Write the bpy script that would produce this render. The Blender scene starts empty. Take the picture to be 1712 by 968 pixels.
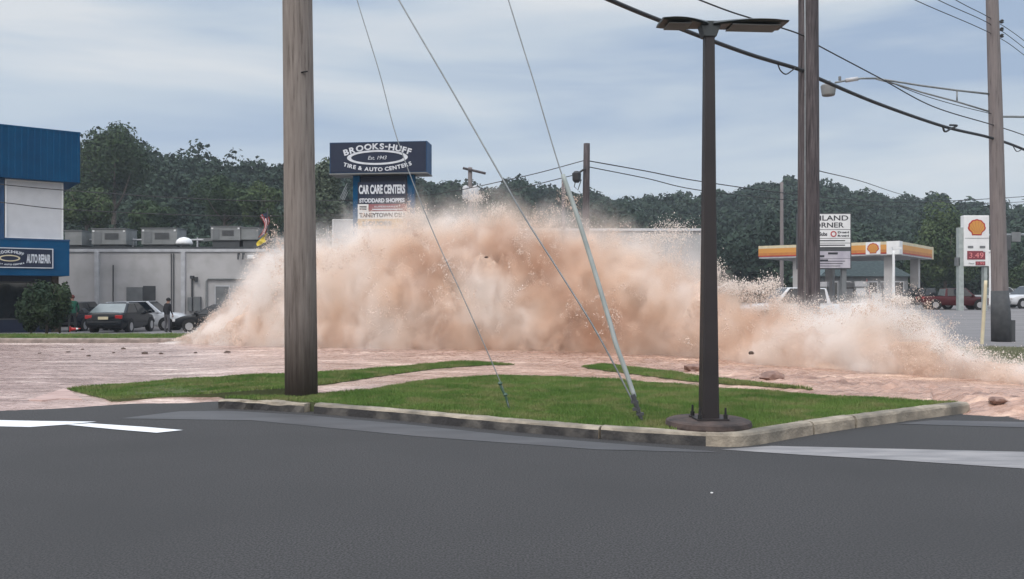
import bpy, bmesh, math, random
import numpy as np
from mathutils import Vector, Matrix, noise as mn

random.seed(7); RNG = np.random.default_rng(7)
S = bpy.context.scene
C = S.collection
R = math.radians
F = 1400.0; HZ = 490.0; CH = 1.75          # focal length in photo pixels, horizon row, camera height

# ------------------------------------------------------------------ camera
cam = bpy.data.cameras.new('camera'); co = bpy.data.objects.new('camera', cam); C.objects.link(co)
co.location = (0, 0, CH); co.rotation_euler = (R(90), 0, 0)
cam.sensor_width = 36; cam.lens = 36 * F / 1712; cam.shift_y = 6 / 1712; cam.clip_end = 3000; cam.clip_start = .05
S.camera = co
# ------------------------------------------------------------------ sky
SUN_EL, SUN_ROT = R(52), R(-150)
W = bpy.data.worlds.new('World'); S.world = W; W.use_nodes = True
nt = W.node_tree; N = nt.nodes; L = nt.links
bg = N['Background']; bg.inputs[1].default_value = 1.0
def nd(tree, typ, **kw):
    n = tree.nodes.new(typ)
    for k, v in kw.items():
        if k.startswith('i_'):
            key = k[2:]; key = int(key) if key.isdigit() else key
            n.inputs[key].default_value = v
        else: setattr(n, k, v)
    return n
sky = nd(nt, 'ShaderNodeTexSky', sky_type='NISHITA', sun_disc=False)
sky.sun_elevation = SUN_EL; sky.sun_rotation = R(150)
tc = nd(nt, 'ShaderNodeTexCoord')
mp = nd(nt, 'ShaderNodeMapping'); mp.inputs['Scale'].default_value = (1.2, 1.2, 7.5); mp.inputs['Location'].default_value = (.3, 0, .35)
L.new(tc.outputs['Generated'], mp.inputs[0])
nz = nd(nt, 'ShaderNodeTexNoise'); nz.inputs['Scale'].default_value = 1.35; nz.inputs['Detail'].default_value = 5; nz.inputs['Roughness'].default_value = .5; nz.inputs['Distortion'].default_value = .3
L.new(mp.outputs[0], nz.inputs['Vector'])
cr = nd(nt, 'ShaderNodeValToRGB')
e = cr.color_ramp.elements
e[0].position = .38; e[0].color = (.36, .465, .63, 1)
e[1].position = .66; e[1].color = (.73, .76, .79, 1)
m_ = cr.color_ramp.elements.new(.52); m_.color = (.55, .63, .72, 1)
L.new(nz.outputs[0], cr.inputs[0])
sp = nd(nt, 'ShaderNodeSeparateXYZ'); L.new(tc.outputs['Generated'], sp.inputs[0])
lowf = nd(nt, 'ShaderNodeMapRange'); lowf.inputs['From Min'].default_value = .0; lowf.inputs['From Max'].default_value = .2
lowf.inputs['To Min'].default_value = .62; lowf.inputs['To Max'].default_value = 0
L.new(sp.outputs[2], lowf.inputs[0])
mx = nd(nt, 'ShaderNodeMix', data_type='RGBA'); L.new(lowf.outputs[0], mx.inputs[0]); L.new(cr.outputs[0], mx.inputs[6]); mx.inputs[7].default_value = (.68, .72, .75, 1)
hi = nd(nt, 'ShaderNodeMapRange', interpolation_type='SMOOTHSTEP'); hi.inputs['From Min'].default_value = .28; hi.inputs['From Max'].default_value = 1
hi.inputs['To Min'].default_value = 1; hi.inputs['To Max'].default_value = 2.5
L.new(sp.outputs[2], hi.inputs[0])
vm = nd(nt, 'ShaderNodeVectorMath', operation='SCALE'); L.new(mx.outputs[2], vm.inputs[0]); L.new(hi.outputs[0], vm.inputs['Scale'])
dt = nd(nt, 'ShaderNodeVectorMath', operation='DOT_PRODUCT'); L.new(tc.outputs['Generated'], dt.inputs[0]); dt.inputs[1].default_value = (math.sin(SUN_ROT) * .9, math.cos(SUN_ROT) * .9, .43)
ds = nd(nt, 'ShaderNodeMapRange', interpolation_type='SMOOTHSTEP'); ds.inputs['From Min'].default_value = -.25;  L.new(dt.outputs['Value'], ds.inputs[0])
tn = nd(nt, 'ShaderNodeMix', data_type='RGBA'); L.new(ds.outputs[0], tn.inputs[0]); tn.inputs[6].default_value = (1, 1, 1, 1); tn.inputs[7].default_value = (2.2, 1.85, 1.6, 1)
vm2 = nd(nt, 'ShaderNodeVectorMath', operation='MULTIPLY'); L.new(vm.outputs[0], vm2.inputs[0]); L.new(tn.outputs[2], vm2.inputs[1]); vm = vm2
sk = nd(nt, 'ShaderNodeVectorMath', operation='SCALE'); L.new(sky.outputs[0], sk.inputs[0]); sk.inputs['Scale'].default_value = .1
mx2 = nd(nt, 'ShaderNodeMix', data_type='RGBA'); mx2.inputs[0].default_value = .93
L.new(sk.outputs[0], mx2.inputs[6]); L.new(vm.outputs[0], mx2.inputs[7]); L.new(mx2.outputs[2], bg.inputs[0])
sl = bpy.data.lights.new('sun', 'SUN'); so = bpy.data.objects.new('sun', sl); C.objects.link(so)
sl.energy = 1.1; sl.angle = R(14); sl.color = (1, .96, .9)
sd = Vector((math.sin(SUN_ROT) * math.cos(SUN_EL), math.cos(SUN_ROT) * math.cos(SUN_EL), math.sin(SUN_EL)))
so.rotation_euler = sd.to_track_quat('Z', 'Y').to_euler(); so.location = (0, 0, 60)
S.view_settings.view_transform = 'Standard'; S.view_settings.look = 'None'; S.view_settings.gamma = 1; S.view_settings.exposure = 0
cy = S.cycles
cy.use_denoising = True; cy.max_bounces = 8; cy.diffuse_bounces = 3; cy.glossy_bounces = 3; cy.transparent_max_bounces = 8
cy.volume_bounces = 7; cy.volume_step_rate = 1.0; cy.volume_max_steps = 256; cy.caustics_reflective = False; cy.caustics_refractive = False

# ------------------------------------------------------------------ helpers
def G(px, py, z=0.0):
    Y = (CH - z) * F / (py - HZ); return Vector(((px - 856) / F * Y, Y, z))
def P(px, py, Y): return Vector(((px - 856) / F * Y, Y, CH + (HZ - py) / F * Y))
def X(px, Y): return (px - 856) / F * Y
def Z(py, Y): return CH + (HZ - py) / F * Y
def sst(a, b, x):
    t = min(1, max(0, (x - a) / (b - a))); return t * t * (3 - 2 * t)
def lerp(pts, x):
    if x <= pts[0][0]: return pts[0][1]
    for (a, b), (c, d) in zip(pts, pts[1:]):
        if x <= c: return b + (d - b) * (x - a) / (c - a)
    return pts[-1][1]

def mat(name, col, rough=.7, col2=None, scale=3.0, detail=4, bump=0.0, bscale=None, metal=0, spec=.5, stretch=(1, 1, 1), lo=.35, hi=.65, emit=0, coat=0, col3=None, s3=.4):
    m = bpy.data.materials.new(name); m.use_nodes = True; t = m.node_tree; b = t.nodes['Principled BSDF']
    b.inputs['Base Color'].default_value = (*col, 1); b.inputs['Roughness'].default_value = rough; b.inputs['Metallic'].default_value = metal
    b.inputs['Specular IOR Level'].default_value = spec; b.inputs['Coat Weight'].default_value = coat
    if emit: b.inputs['Emission Color'].default_value = (*col, 1); b.inputs['Emission Strength'].default_value = emit
    tcn = nd(t, 'ShaderNodeTexCoord'); mpn = nd(t, 'ShaderNodeMapping'); mpn.inputs['Scale'].default_value = stretch
    t.links.new(tcn.outputs['Object'], mpn.inputs[0])
    if col2 is None: col2 = tuple(c * .82 for c in col)
    n1 = nd(t, 'ShaderNodeTexNoise'); n1.inputs['Scale'].default_value = scale; n1.inputs['Detail'].default_value = detail
    t.links.new(mpn.outputs[0], n1.inputs['Vector'])
    rp = nd(t, 'ShaderNodeValToRGB'); rp.color_ramp.elements[0].position = lo; rp.color_ramp.elements[1].position = hi
    rp.color_ramp.elements[0].color = (*col, 1); rp.color_ramp.elements[1].color = (*col2, 1)
    t.links.new(n1.outputs[0], rp.inputs[0]); out = rp.outputs[0]
    if col3 is not None:
        n3 = nd(t, 'ShaderNodeTexNoise'); n3.inputs['Scale'].default_value = s3; n3.inputs['Detail'].default_value = 3
        t.links.new(tcn.outputs['Object'], n3.inputs['Vector'])
        r3 = nd(t, 'ShaderNodeMapRange'); r3.inputs['From Min'].default_value = .45; r3.inputs['From Max'].default_value = .7; r3.inputs['To Max'].default_value = (.8 if name == 'asphalt' else 1)
        t.links.new(n3.outputs[0], r3.inputs[0])
        m3 = nd(t, 'ShaderNodeMix', data_type='RGBA'); t.links.new(r3.outputs[0], m3.inputs[0]); t.links.new(out, m3.inputs[6]); m3.inputs[7].default_value = (*col3, 1)
        out = m3.outputs[2]
    t.links.new(out, b.inputs['Base Color'])
    if bump:
        n2 = nd(t, 'ShaderNodeTexNoise'); n2.inputs['Scale'].default_value = bscale or scale * 4; n2.inputs['Detail'].default_value = 4
        t.links.new(mpn.outputs[0], n2.inputs['Vector'])
        bp = nd(t, 'ShaderNodeBump'); bp.inputs['Strength'].default_value = 1; bp.inputs['Distance'].default_value = bump
        t.links.new(n2.outputs[0], bp.inputs['Height']); t.links.new(bp.outputs[0], b.inputs['Normal'])
    return m

class MB:
    def __init__(s): s.v = []; s.f = []; s.m = []
    def add(s, vs, fs, mi=0):
        o = len(s.v); s.v += [tuple(v) for v in vs]; s.f += [tuple(i + o for i in f) for f in fs]; s.m += [mi] * len(fs); return s
    def box(s, c, d, rz=0, mi=0):
        hx, hy, hz = d[0] / 2, d[1] / 2, d[2] / 2; ca, sa = math.cos(rz), math.sin(rz); vs = []
        for z in (-hz, hz):
            for x, y in ((-hx, -hy), (hx, -hy), (hx, hy), (-hx, hy)):
                vs.append((c[0] + x * ca - y * sa, c[1] + x * sa + y * ca, c[2] + z))
        return s.add(vs, [(0, 3, 2, 1), (4, 5, 6, 7), (0, 1, 5, 4), (1, 2, 6, 5), (2, 3, 7, 6), (3, 0, 4, 7)], mi)
    def b2(s, x0, x1, y0, y1, z0, z1, mi=0):
        return s.box(((x0 + x1) / 2, (y0 + y1) / 2, (z0 + z1) / 2), (x1 - x0, y1 - y0, z1 - z0), 0, mi)
    def prism(s, poly, z0, z1, mi=0):      # poly in xy
        n = len(poly); a = sum(p[0] * q[1] - q[0] * p[1] for p, q in zip(poly, poly[1:] + poly[:1]))
        if a < 0: poly = poly[::-1]
        vs = [(p[0], p[1], z0) for p in poly] + [(p[0], p[1], z1) for p in poly]
        fs = [tuple(range(n - 1, -1, -1)), tuple(range(n, 2 * n))] + [(i, (i + 1) % n, n + (i + 1) % n, n + i) for i in range(n)]
        return s.add(vs, fs, mi)
    def xz(s, poly, y0, y1, mi=0):         # poly in xz, extruded along y
        n = len(poly); a = sum(p[0] * q[1] - q[0] * p[1] for p, q in zip(poly, poly[1:] + poly[:1]))
        if a < 0: poly = poly[::-1]
        vs = [(p[0], y0, p[1]) for p in poly] + [(p[0], y1, p[1]) for p in poly]
        fs = [tuple(range(n)), tuple(range(2 * n - 1, n - 1, -1))] + [(i, n + i, n + (i + 1) % n, (i + 1) % n) for i in range(n)]
        return s.add(vs, fs, mi)
    def tube(s, pts, r, n=8, caps=True, mi=0):
        pts = [Vector(p) for p in pts]; k = len(pts); rs = r if isinstance(r, (list, tuple)) else [r] * k; vs = []; fs = []
        t0 = (pts[1] - pts[0]).normalized(); up = Vector((0, 0, 1)) if abs(t0.z) < .9 else Vector((1, 0, 0)); u = t0.cross(up).normalized()
        for i, p in enumerate(pts):
            t = (pts[min(i + 1, k - 1)] - pts[max(i - 1, 0)]).normalized(); u = (u - t * u.dot(t)).normalized(); w = t.cross(u)
            for j in range(n):
                a = 2 * math.pi * j / n; vs.append(p + (u * math.cos(a) + w * math.sin(a)) * rs[i])
        for i in range(k - 1):
            for j in range(n):
                a, b = i * n + j, i * n + (j + 1) % n; fs.append((a, b, b + n, a + n))
        if caps: fs += [tuple(range(n - 1, -1, -1)), tuple(range((k - 1) * n, k * n))]
        return s.add(vs, fs, mi)
    def lathe(s, c, prof, n=24, axis='z', mi=0):    # prof: (r, h)
        vs = []; fs = []
        for r, h in prof:
            for j in range(n):
                a = 2 * math.pi * j / n; x, y = r * math.cos(a), r * math.sin(a)
                vs.append((c[0] + x, c[1] + y, c[2] + h) if axis == 'z' else (c[0] + x, c[1] + h, c[2] + y))
        for i in range(len(prof) - 1):
            for j in range(n):
                a, b = i * n + j, i * n + (j + 1) % n; f = (a, b, b + n, a + n); fs.append(f if axis == 'z' else f[::-1])
        e0 = tuple(range(n - 1, -1, -1)); e1 = tuple(range((len(prof) - 1) * n, len(prof) * n))
        fs += [e0, e1] if axis == 'z' else [e0[::-1], e1[::-1]]
        return s.add(vs, fs, mi)
    def build(s, name, m, parent=None, smooth=False, bevel=0, loc=None):
        me = bpy.data.meshes.new(name); me.from_pydata(s.v, [], s.f); me.update()
        ms = m if isinstance(m, (list, tuple)) else [m]
        for q in ms: me.materials.append(q)
        if len(ms) > 1: me.polygons.foreach_set('material_index', s.m)
        if smooth: me.polygons.foreach_set('use_smooth', [True] * len(me.polygons))
        o = bpy.data.objects.new(name, me); C.objects.link(o)
        if parent: o.parent = parent
        if loc: o.location = loc
        if bevel:
            b = o.modifiers.new('bevel', 'BEVEL'); b.width = bevel; b.segments = 2; b.limit_method = 'ANGLE'; b.angle_limit = R(40)
        return o

def raw_mesh(name, verts, quads, m, parent=None, smooth=False):
    me = bpy.data.meshes.new(name); k = quads.shape[1]
    me.vertices.add(len(verts)); me.vertices.foreach_set('co', np.asarray(verts, np.float32).ravel())
    me.loops.add(quads.size); me.loops.foreach_set('vertex_index', quads.astype(np.int32).ravel())
    me.polygons.add(len(quads)); me.polygons.foreach_set('loop_start', np.arange(0, quads.size, k, dtype=np.int32))
    me.update(calc_edges=True); me.validate()
    if smooth: me.polygons.foreach_set('use_smooth', [True] * len(me.polygons))
    me.materials.append(m); o = bpy.data.objects.new(name, me); C.objects.link(o)
    if parent: o.parent = parent
    return o

def tag(o, label=None, cat=None, group=None, kind=None):
    if label: o['label'] = label
    if cat: o['category'] = cat
    if group: o['group'] = group
    if kind: o['kind'] = kind
    return o
def thing(name, loc, rz, label, cat, group=None):
    o = bpy.data.objects.new(name, None); C.objects.link(o); o.location = loc; o.rotation_euler = (0, 0, rz); o.empty_display_size = .2
    return tag(o, label, cat, group)
def struct(o): o['kind'] = 'structure'; return o

def tmesh(body, size, bold=0, sx=1.0, ext=.004, shear=0):
    cu = bpy.data.curves.new('t', 'FONT'); cu.body = body; cu.size = size; cu.offset = bold; cu.extrude = ext; cu.align_x = 'CENTER'; cu.align_y = 'CENTER'; cu.shear = shear
    o = bpy.data.objects.new('t', cu); C.objects.link(o); dg = bpy.context.evaluated_depsgraph_get()
    me = bpy.data.meshes.new_from_object(o.evaluated_get(dg)); bpy.data.objects.remove(o); bpy.data.curves.remove(cu)
    vs = [(v.co.x * sx, v.co.y, v.co.z) for v in me.vertices]; fs = [tuple(p.vertices) for p in me.polygons]; bpy.data.meshes.remove(me)
    return vs, fs
def text(mb, body, size, x, y, z, width=None, height=None, bold=0, rot=0, shear=0, mi=0):
    """lettering standing in the local xz plane, facing -y"""
    vs, fs = tmesh(body, size, bold, 1, .004, shear)
    xs = [v[0] for v in vs]; zs = [v[1] for v in vs]; w = max(xs) - min(xs); h = max(zs) - min(zs); cx = (max(xs) + min(xs)) / 2; cz = (max(zs) + min(zs)) / 2
    sx = width / w if width else 1; sz = height / h if height else (1 if not width else 1)
    ca, sa = math.cos(rot), math.sin(rot); out = []
    for a, b, c in vs:
        a = (a - cx) * sx; b = (b - cz) * sz
        out.append((x + a * ca - b * sa, y - c, z + a * sa + b * ca))
    mb.add(out, fs, mi); return w * sx
def arc_text(mb, body, size, cx, y, cz, rx, rz, a0, a1, bold=0, flip=False, tilt=.6, mi=0):
    n = len(body)
    for i, ch in enumerate(body):
        if ch == ' ': continue
        a = a0 + (a1 - a0) * i / (n - 1); x = cx + rx * math.cos(a); z = cz + rz * math.sin(a)
        tx, tz = -rx * math.sin(a), rz * math.cos(a)
        r = math.atan2(tz, tx)
        r = (r + math.pi if r < -math.pi / 2 else r - math.pi if r > math.pi / 2 else r)
        text(mb, ch, size, x, y, z, bold=bold, rot=r * tilt, mi=mi)

def bow_text(mb, body, size, cx, y, z0, half, drop, bold=0, sx=1.0, mi=0):
    ws = []
    for c in body:
        if c == ' ': ws.append(size * .3); continue
        v_, _ = tmesh(c, size, bold); ws.append(max(p[0] for p in v_) - min(p[0] for p in v_) + size * .09)
    tot = sum(ws); acc = 0
    for c, w in zip(body, ws):
        u = -1 + 2 * (acc + w / 2) / tot; acc += w
        if c == ' ': continue
        hs = size * .68 * (.25 if c == '-' else 1)
        text(mb, c, size, cx + half * u, y, z0 - drop * u * u, width=(w - size * .09) * 2 * half / tot if c != '-' else None, height=None if c == '-' else hs, bold=bold, rot=-math.atan2(2 * drop * u, half) * .9, mi=mi)

# ------------------------------------------------------------------ materials
M = {}
M['asphalt'] = mat('asphalt', (.060, .059, .060), .88, (.018, .018, .019), 62, 2, .010, 90, col3=(.030, .030, .031), s3=.38, lo=.38, hi=.62)
M['asphalt_far'] = mat('asphalt_far', (.20, .19, .19), .9, (.14, .135, .135), .6, 5, stretch=(.5, 3, 1))
M['wet'] = mat('wet_asphalt', (.078, .078, .082), .6, (.05, .05, .053), 2, 5, .002, 40, stretch=(.4, 2, 1))
M['gutter'] = mat('gutter_concrete', (.28, .27, .27), .6, (.17, .168, .172), 3, 6, .003, 60, stretch=(.5, 2, 1))
M['kerb'] = mat('kerb_concrete', (.38, .33, .26), .9, (.20, .175, .14), 4, 7, .012, 30, col3=(.13, .12, .10), s3=1.6)
M['kerb_stain_shade'] = mat('kerb_face_stain_shade', (.035, .034, .035), .9, (.15, .14, .125), 3, 7, .012, 30, lo=.46, hi=.78)  # front face colour holds its shade as well as the staining
M['paint'] = mat('road_paint', (.72, .74, .76), .7, (.5, .51, .53), 20, 6, lo=.5, hi=.85)
M['soil'] = mat('soil', (.085, .10, .04), .95, (.06, .075, .03), 6, 5, .01, 30)
M['grass'] = mat('grass_blades', (.080, .158, .032), .7, (.145, .225, .058), .9, 4, col3=(.22, .225, .095), s3=2.2, spec=.2)
M['conc'] = mat('concrete', (.30, .25, .22), .9, (.19, .16, .14), 5, 6, .006, 50)
M['pinkpave'] = mat('muddied_pavement', (.50, .36, .32), .6, (.36, .24, .21), 2, 5, stretch=(.6, 2, 1))
M['blue'] = mat('blue_metal', (.0008, .068, .165), .65, (.0008, .055, .14), 1.2, 3, spec=.12)
M['blue_dk'] = mat('dark_blue_metal', (.004, .055, .15), .55)
M['navy'] = mat('navy_panel', (.008, .015, .04), .5, (.011, .02, .045), 2, spec=.3)
M['white'] = mat('white_panel', (.56, .57, .59), .6, (.51, .52, .54), 2)
M['whitep'] = mat('white_paint', (.75, .76, .76), .5, (.68, .69, .69), 2)
M['letter'] = mat('letter_white', (.62, .66, .72), .5)
M['ink'] = mat('black_ink', (.02, .022, .03), .5)
M['wallg'] = mat('grey_wall', (.48, .475, .475), .85, (.41, .405, .405), .35, 6, .003, 12, col3=(.37, .365, .36), s3=.9)
M['trim'] = mat('pale_trim', (.50, .51, .53), .6)
M['dkgrey'] = mat('dark_grey', (.06, .065, .07), .6)
M['mdgrey'] = mat('mid_grey', (.17, .18, .185), .6, (.13, .14, .145), 2)
M['hvac'] = mat('unit_metal', (.23, .24, .24), .55, (.17, .18, .18), 1.5)
M['roof'] = mat('roof_membrane', (.05, .055, .06), .85)
M['glass'] = mat('dark_glass', (.012, .016, .02), .08, spec=.8)
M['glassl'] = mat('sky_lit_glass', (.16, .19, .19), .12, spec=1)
M['wood'] = None
M['lamp'] = mat('bronze_paint', (.014, .011, .012), .55, (.022, .017, .018), 2, 4, .001, 30)
M['lamp_head'] = mat('grey_green_housing', (.03, .038, .04), .5)
M['wire'] = mat('wire_black', (.02, .022, .026), .6)
M['steel'] = mat('galvanised', (.26, .28, .29), .5, (.2, .22, .23), 8, metal=.4)
M['guard'] = mat('guy_guard_plastic', (.36, .40, .39), .5, (.28, .32, .31), 4)
M['black'] = mat('black_rubber', (.012, .012, .013), .8)
M['rim'] = mat('alloy', (.5, .5, .51), .35, metal=.6)
M['red'] = mat('red_lens', (.35, .012, .015), .3)
M['lens'] = mat('clear_lens', (.7, .7, .7), .15)
M['yellow'] = mat('yellow_panel', (.60, .28, .05), .5, (.54, .25, .05), .5)
M['orange'] = mat('orange_panel', (.50, .19, .045), .5)
M['redp'] = mat('red_panel', (.42, .02, .02), .5)
M['maroonp'] = mat('maroon_panel', (.22, .03, .045), .5)
M['cream'] = mat('cream_panel', (.62, .55, .38), .5)
M['leaf'] = None

def wood(name, c1, c2, c3, z_dark=None):
    m = bpy.data.materials.new(name); m.use_nodes = True; t = m.node_tree; b = t.nodes['Principled BSDF']; b.inputs['Roughness'].default_value = .9; b.inputs['Specular IOR Level'].default_value = .2
    tcn = nd(t, 'ShaderNodeTexCoord'); mpn = nd(t, 'ShaderNodeMapping'); mpn.inputs['Scale'].default_value = (14, 14, .8); t.links.new(tcn.outputs['Object'], mpn.inputs[0])
    n1 = nd(t, 'ShaderNodeTexNoise'); n1.inputs['Scale'].default_value = 1.6; n1.inputs['Detail'].default_value = 8; n1.inputs['Roughness'].default_value = .65; t.links.new(mpn.outputs[0], n1.inputs['Vector'])
    rp = nd(t, 'ShaderNodeValToRGB'); el = rp.color_ramp.elements; el[0].position = .3; el[0].color = (*c3, 1); el[1].position = .7; el[1].color = (*c1, 1); k = el.new(.45); k.color = (*c2, 1)
    t.links.new(n1.outputs[0], rp.inputs[0]); out = rp.outputs[0]
    n3 = nd(t, 'ShaderNodeTexNoise'); n3.inputs['Scale'].default_value = 1.4; n3.inputs['Detail'].default_value = 5; t.links.new(tcn.outputs['Object'], n3.inputs['Vector'])
    r3 = nd(t, 'ShaderNodeMapRange'); r3.inputs['From Min'].default_value = .4; r3.inputs['From Max'].default_value = .72; r3.inputs['To Max'].default_value = .6; t.links.new(n3.outputs[0], r3.inputs[0])
    m3 = nd(t, 'ShaderNodeMix', data_type='RGBA'); t.links.new(r3.outputs[0], m3.inputs[0]); t.links.new(out, m3.inputs[6]); m3.inputs[7].default_value = (*c2, 1); out = m3.outputs[2]
    if z_dark:      # creosote stain that has crept up from the foot of the pole
        s = nd(t, 'ShaderNodeSeparateXYZ'); t.links.new(tcn.outputs['Object'], s.inputs[0])
        a = nd(t, 'ShaderNodeMath', operation='MULTIPLY_ADD'); a.inputs[1].default_value = 1.6; t.links.new(n1.outputs[0], a.inputs[0]); t.links.new(s.outputs[2], a.inputs[2])
        r = nd(t, 'ShaderNodeMapRange'); r.inputs['From Min'].default_value = z_dark + .9 ; r.inputs['From Max'].default_value = .9; r.inputs['To Max'].default_value = .85; t.links.new(a.outputs[0], r.inputs[0])
        m4 = nd(t, 'ShaderNodeMix', data_type='RGBA'); t.links.new(r.outputs[0], m4.inputs[0]); t.links.new(out, m4.inputs[6]); m4.inputs[7].default_value = (.070, .054, .047, 1); out = m4.outputs[2]
    t.links.new(out, b.inputs['Base Color'])
    bp = nd(t, 'ShaderNodeBump'); bp.inputs['Distance'].default_value = .02; t.links.new(n1.outputs[0], bp.inputs['Height']); t.links.new(bp.outputs[0], b.inputs['Normal'])
    return m
M['wood'] = wood('weathered_pole_wood', (.31, .275, .25), (.22, .19, .172), (.085, .070, .062), 2.3)
M['wood2'] = wood('dark_streaked_pole_wood', (.17, .15, .155), (.07, .062, .066), (.018, .016, .019))
M['wood3'] = wood('grey_pole_wood', (.24, .215, .21), (.185, .165, .165), (.09, .078, .075))

def foliage(name, c1, c2, scale=.35, c3=None):
    m = mat(name, c1, .75, c2, scale, 5, spec=.15, lo=.38, hi=.62, col3=c3, s3=.12)
    b = m.node_tree.nodes['Principled BSDF']
    return m
M['forest'] = foliage('forest_leaves', (.018, .034, .025), (.032, .054, .032), .10, (.024, .042, .028))
M['leafd'] = foliage('dark_leaves', (.020, .038, .022), (.045, .07, .035), .5)
M['leafm'] = foliage('mid_leaves', (.024, .044, .024), (.046, .074, .034), .5)
M['leafl'] = foliage('light_leaves', (.034, .058, .026), (.066, .095, .040), .5)
M['leafp'] = foliage('pale_grey_leaves', (.055, .075, .05), (.10, .125, .085), .5)
M['bark'] = mat('bark', (.10, .085, .07), .95, (.05, .04, .035), 6)
M['debris'] = mat('wet_debris', (.05, .035, .03), .8, (.09, .06, .045), 9)

# ------------------------------------------------------------------ the ground
def lotz(x, y): return .10 + .44 * sst(33, 60, y) * sst(-2, 14, x) - .40 * min(1, max(0, (y - 32) / 14)) * (1 - sst(-2, 14, x))
g = MB(); 
gv = [(-700, -60, -.6), (700, -60, -.6), (700, 1400, -.6), (-700, 1400, -.6)]
g.add(gv, [(0, 1, 2, 3)]); struct(g.build('ground', M['soil']))
a = MB(); a.add([(-45, -12, 0), (45, -12, 0), (45, 31, 0), (-45, 31, 0)], [(0, 1, 2, 3)]); struct(a.build('road', M['asphalt']))
# far car park
xs = np.linspace(-70, 95, 67); ys = np.linspace(0, 1, 50)
vs = []; 
for j in ys:
    for x in xs:
        y0 = 31.6 if x < 0 else 31.6 - 6.0 * sst(2, 9, x)
        y = y0 + (112 - y0) * j; vs.append((x, y, lotz(x, y)))
nx = len(xs); qs = np.array([(j * nx + i, j * nx + i + 1, (j + 1) * nx + i + 1, (j + 1) * nx + i) for j in range(len(ys) - 1) for i in range(nx - 1)])
struct(raw_mesh('car_park', np.array(vs), qs, M['asphalt_far'], smooth=True))

# kerb sweep ------------------------------------------------------------
def kerb(pts, label_dummy, h=.17, w=.17, mats=None, jitter=.006):
    pts = [Vector((p[0], p[1])) for p in pts]; mb = MB(); prof = [(-.0, -.05), (.012, h * .75), (.03, h * .93), (.055, h), (w, h), (w, -.05)]
    vs = []; n = len(prof)
    fine = []
    for p, q in zip(pts, pts[1:]):
        k = max(1, int((q - p).length / .12))
        fine += [p.lerp(q, i / k) for i in range(k)]
    fine.append(pts[-1])
    for i, p in enumerate(fine):
        t = (fine[min(i + 1, len(fine) - 1)] - fine[max(i - 1, 0)]).normalized(); nn = Vector((-t.y, t.x))
        for k, (o, z) in enumerate(prof):
            jx = mn.noise(Vector((p.x * 6, p.y * 6, k * 3.1))) * jitter * 1.6; jz = mn.noise(Vector((p.x * 4 + 9, p.y * 4, k))) * jitter
            q = p + nn * (o + jx); vs.append((q.x, q.y, z + (jz if 0 < k < 5 else 0)))
    fs = []; ms = []
    for i in range(len(fine) - 1):
        for k in range(n - 1):
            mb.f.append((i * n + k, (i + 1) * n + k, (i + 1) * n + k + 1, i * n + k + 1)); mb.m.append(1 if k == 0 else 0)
    mb.v = vs; mb.f.append(tuple(range(n))); mb.m.append(0); mb.f.append(tuple(range((len(fine) - 1) * n + n - 1, (len(fine) - 1) * n - 1, -1))); mb.m.append(0)
    return struct(mb.build('kerb', mats or [M['kerb'], M['kerb_stain_shade']], smooth=False))
def Gs(l, z=0): return [G(px, py, z) for px, py in l]
def chaikin(p, n=2):
    p = [Vector(q) for q in p]
    for _ in range(n):
        o = [p[0]]
        for a_, b_ in zip(p, p[1:]): o += [a_.lerp(b_, .25), a_.lerp(b_, .75)]
        o.append(p[-1]); p = o
    return p
K1 = Gs([(365, 683), (440, 686), (508, 690)]); K2 = Gs([(524, 691.5), (620, 699), (700, 706.5), (860, 722), (1000, 734)]); K3 = Gs([(1004, 734.4), (1090, 741), (1180, 746)])
K4 = chaikin(Gs([(1180, 746), (1225, 748), (1262, 745), (1300, 738), (1360, 727)]), 2); K5 = Gs([(1363, 726.5), (1430, 716)]); K6 = Gs([(1434, 715.5), (1530, 702), (1600, 693), (1622, 690)])
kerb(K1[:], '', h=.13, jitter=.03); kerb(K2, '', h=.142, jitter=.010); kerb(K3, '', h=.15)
KC = [M['kerb'], M['kerb']]
kerb(K4, '', h=.157, mats=KC); kerb(K5, '', h=.155, mats=KC); kerb(K6, '', h=.15, mats=KC)
edge = [Vector((p.x, p.y)) for p in K1 + K2 + K3 + K4 + K5 + K6]
inner = []
for i, p in enumerate(edge):
    t = (edge[min(i + 1, len(edge) - 1)] - edge[max(i - 1, 0)]).normalized(); inner.append(p + Vector((-t.y, t.x)) * .16)
def ptop(px): return .045 + .083 * sst(230, 470, px)
def ztop(x, y): return ptop(856 + F * x / y) + .016
def G2s(px, py): return G2(px, py, ptop(px) + .016)
def G2(px, py, z=.14): p = G(px, py, z); return Vector((p.x, p.y))
grass_back = [G2(*p) for p in [(1560, 671), (1500, 667), (1400, 662), (1300, 655), (1200, 648), (1100, 640), (1000, 633), (900, 629), (830, 628), (740, 633), (680, 641), (620, 651), (560, 656), (500, 660.5), (440, 662.5), (385, 664)]]
main_poly = inner + grass_back
strip1 = [G2s(*p) for p in [(112, 650), (150, 660), (186, 668), (260, 664), (340, 659), (430, 652), (480, 649), (560, 640), (640, 628), (720, 617), (790, 611), (860, 609), (800, 604), (740, 606), (660, 614), (560, 621), (470, 625), (380, 629), (300, 634), (230, 640), (160, 645)]]
strip2 = [G2(*p) for p in [(972, 614), (1030, 622), (1090, 629.5), (1150, 637), (1230, 643.5), (1360, 651.5), (1280, 643.5), (1200, 634), (1130, 624), (1070, 616), (1010, 610)]]
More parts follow.
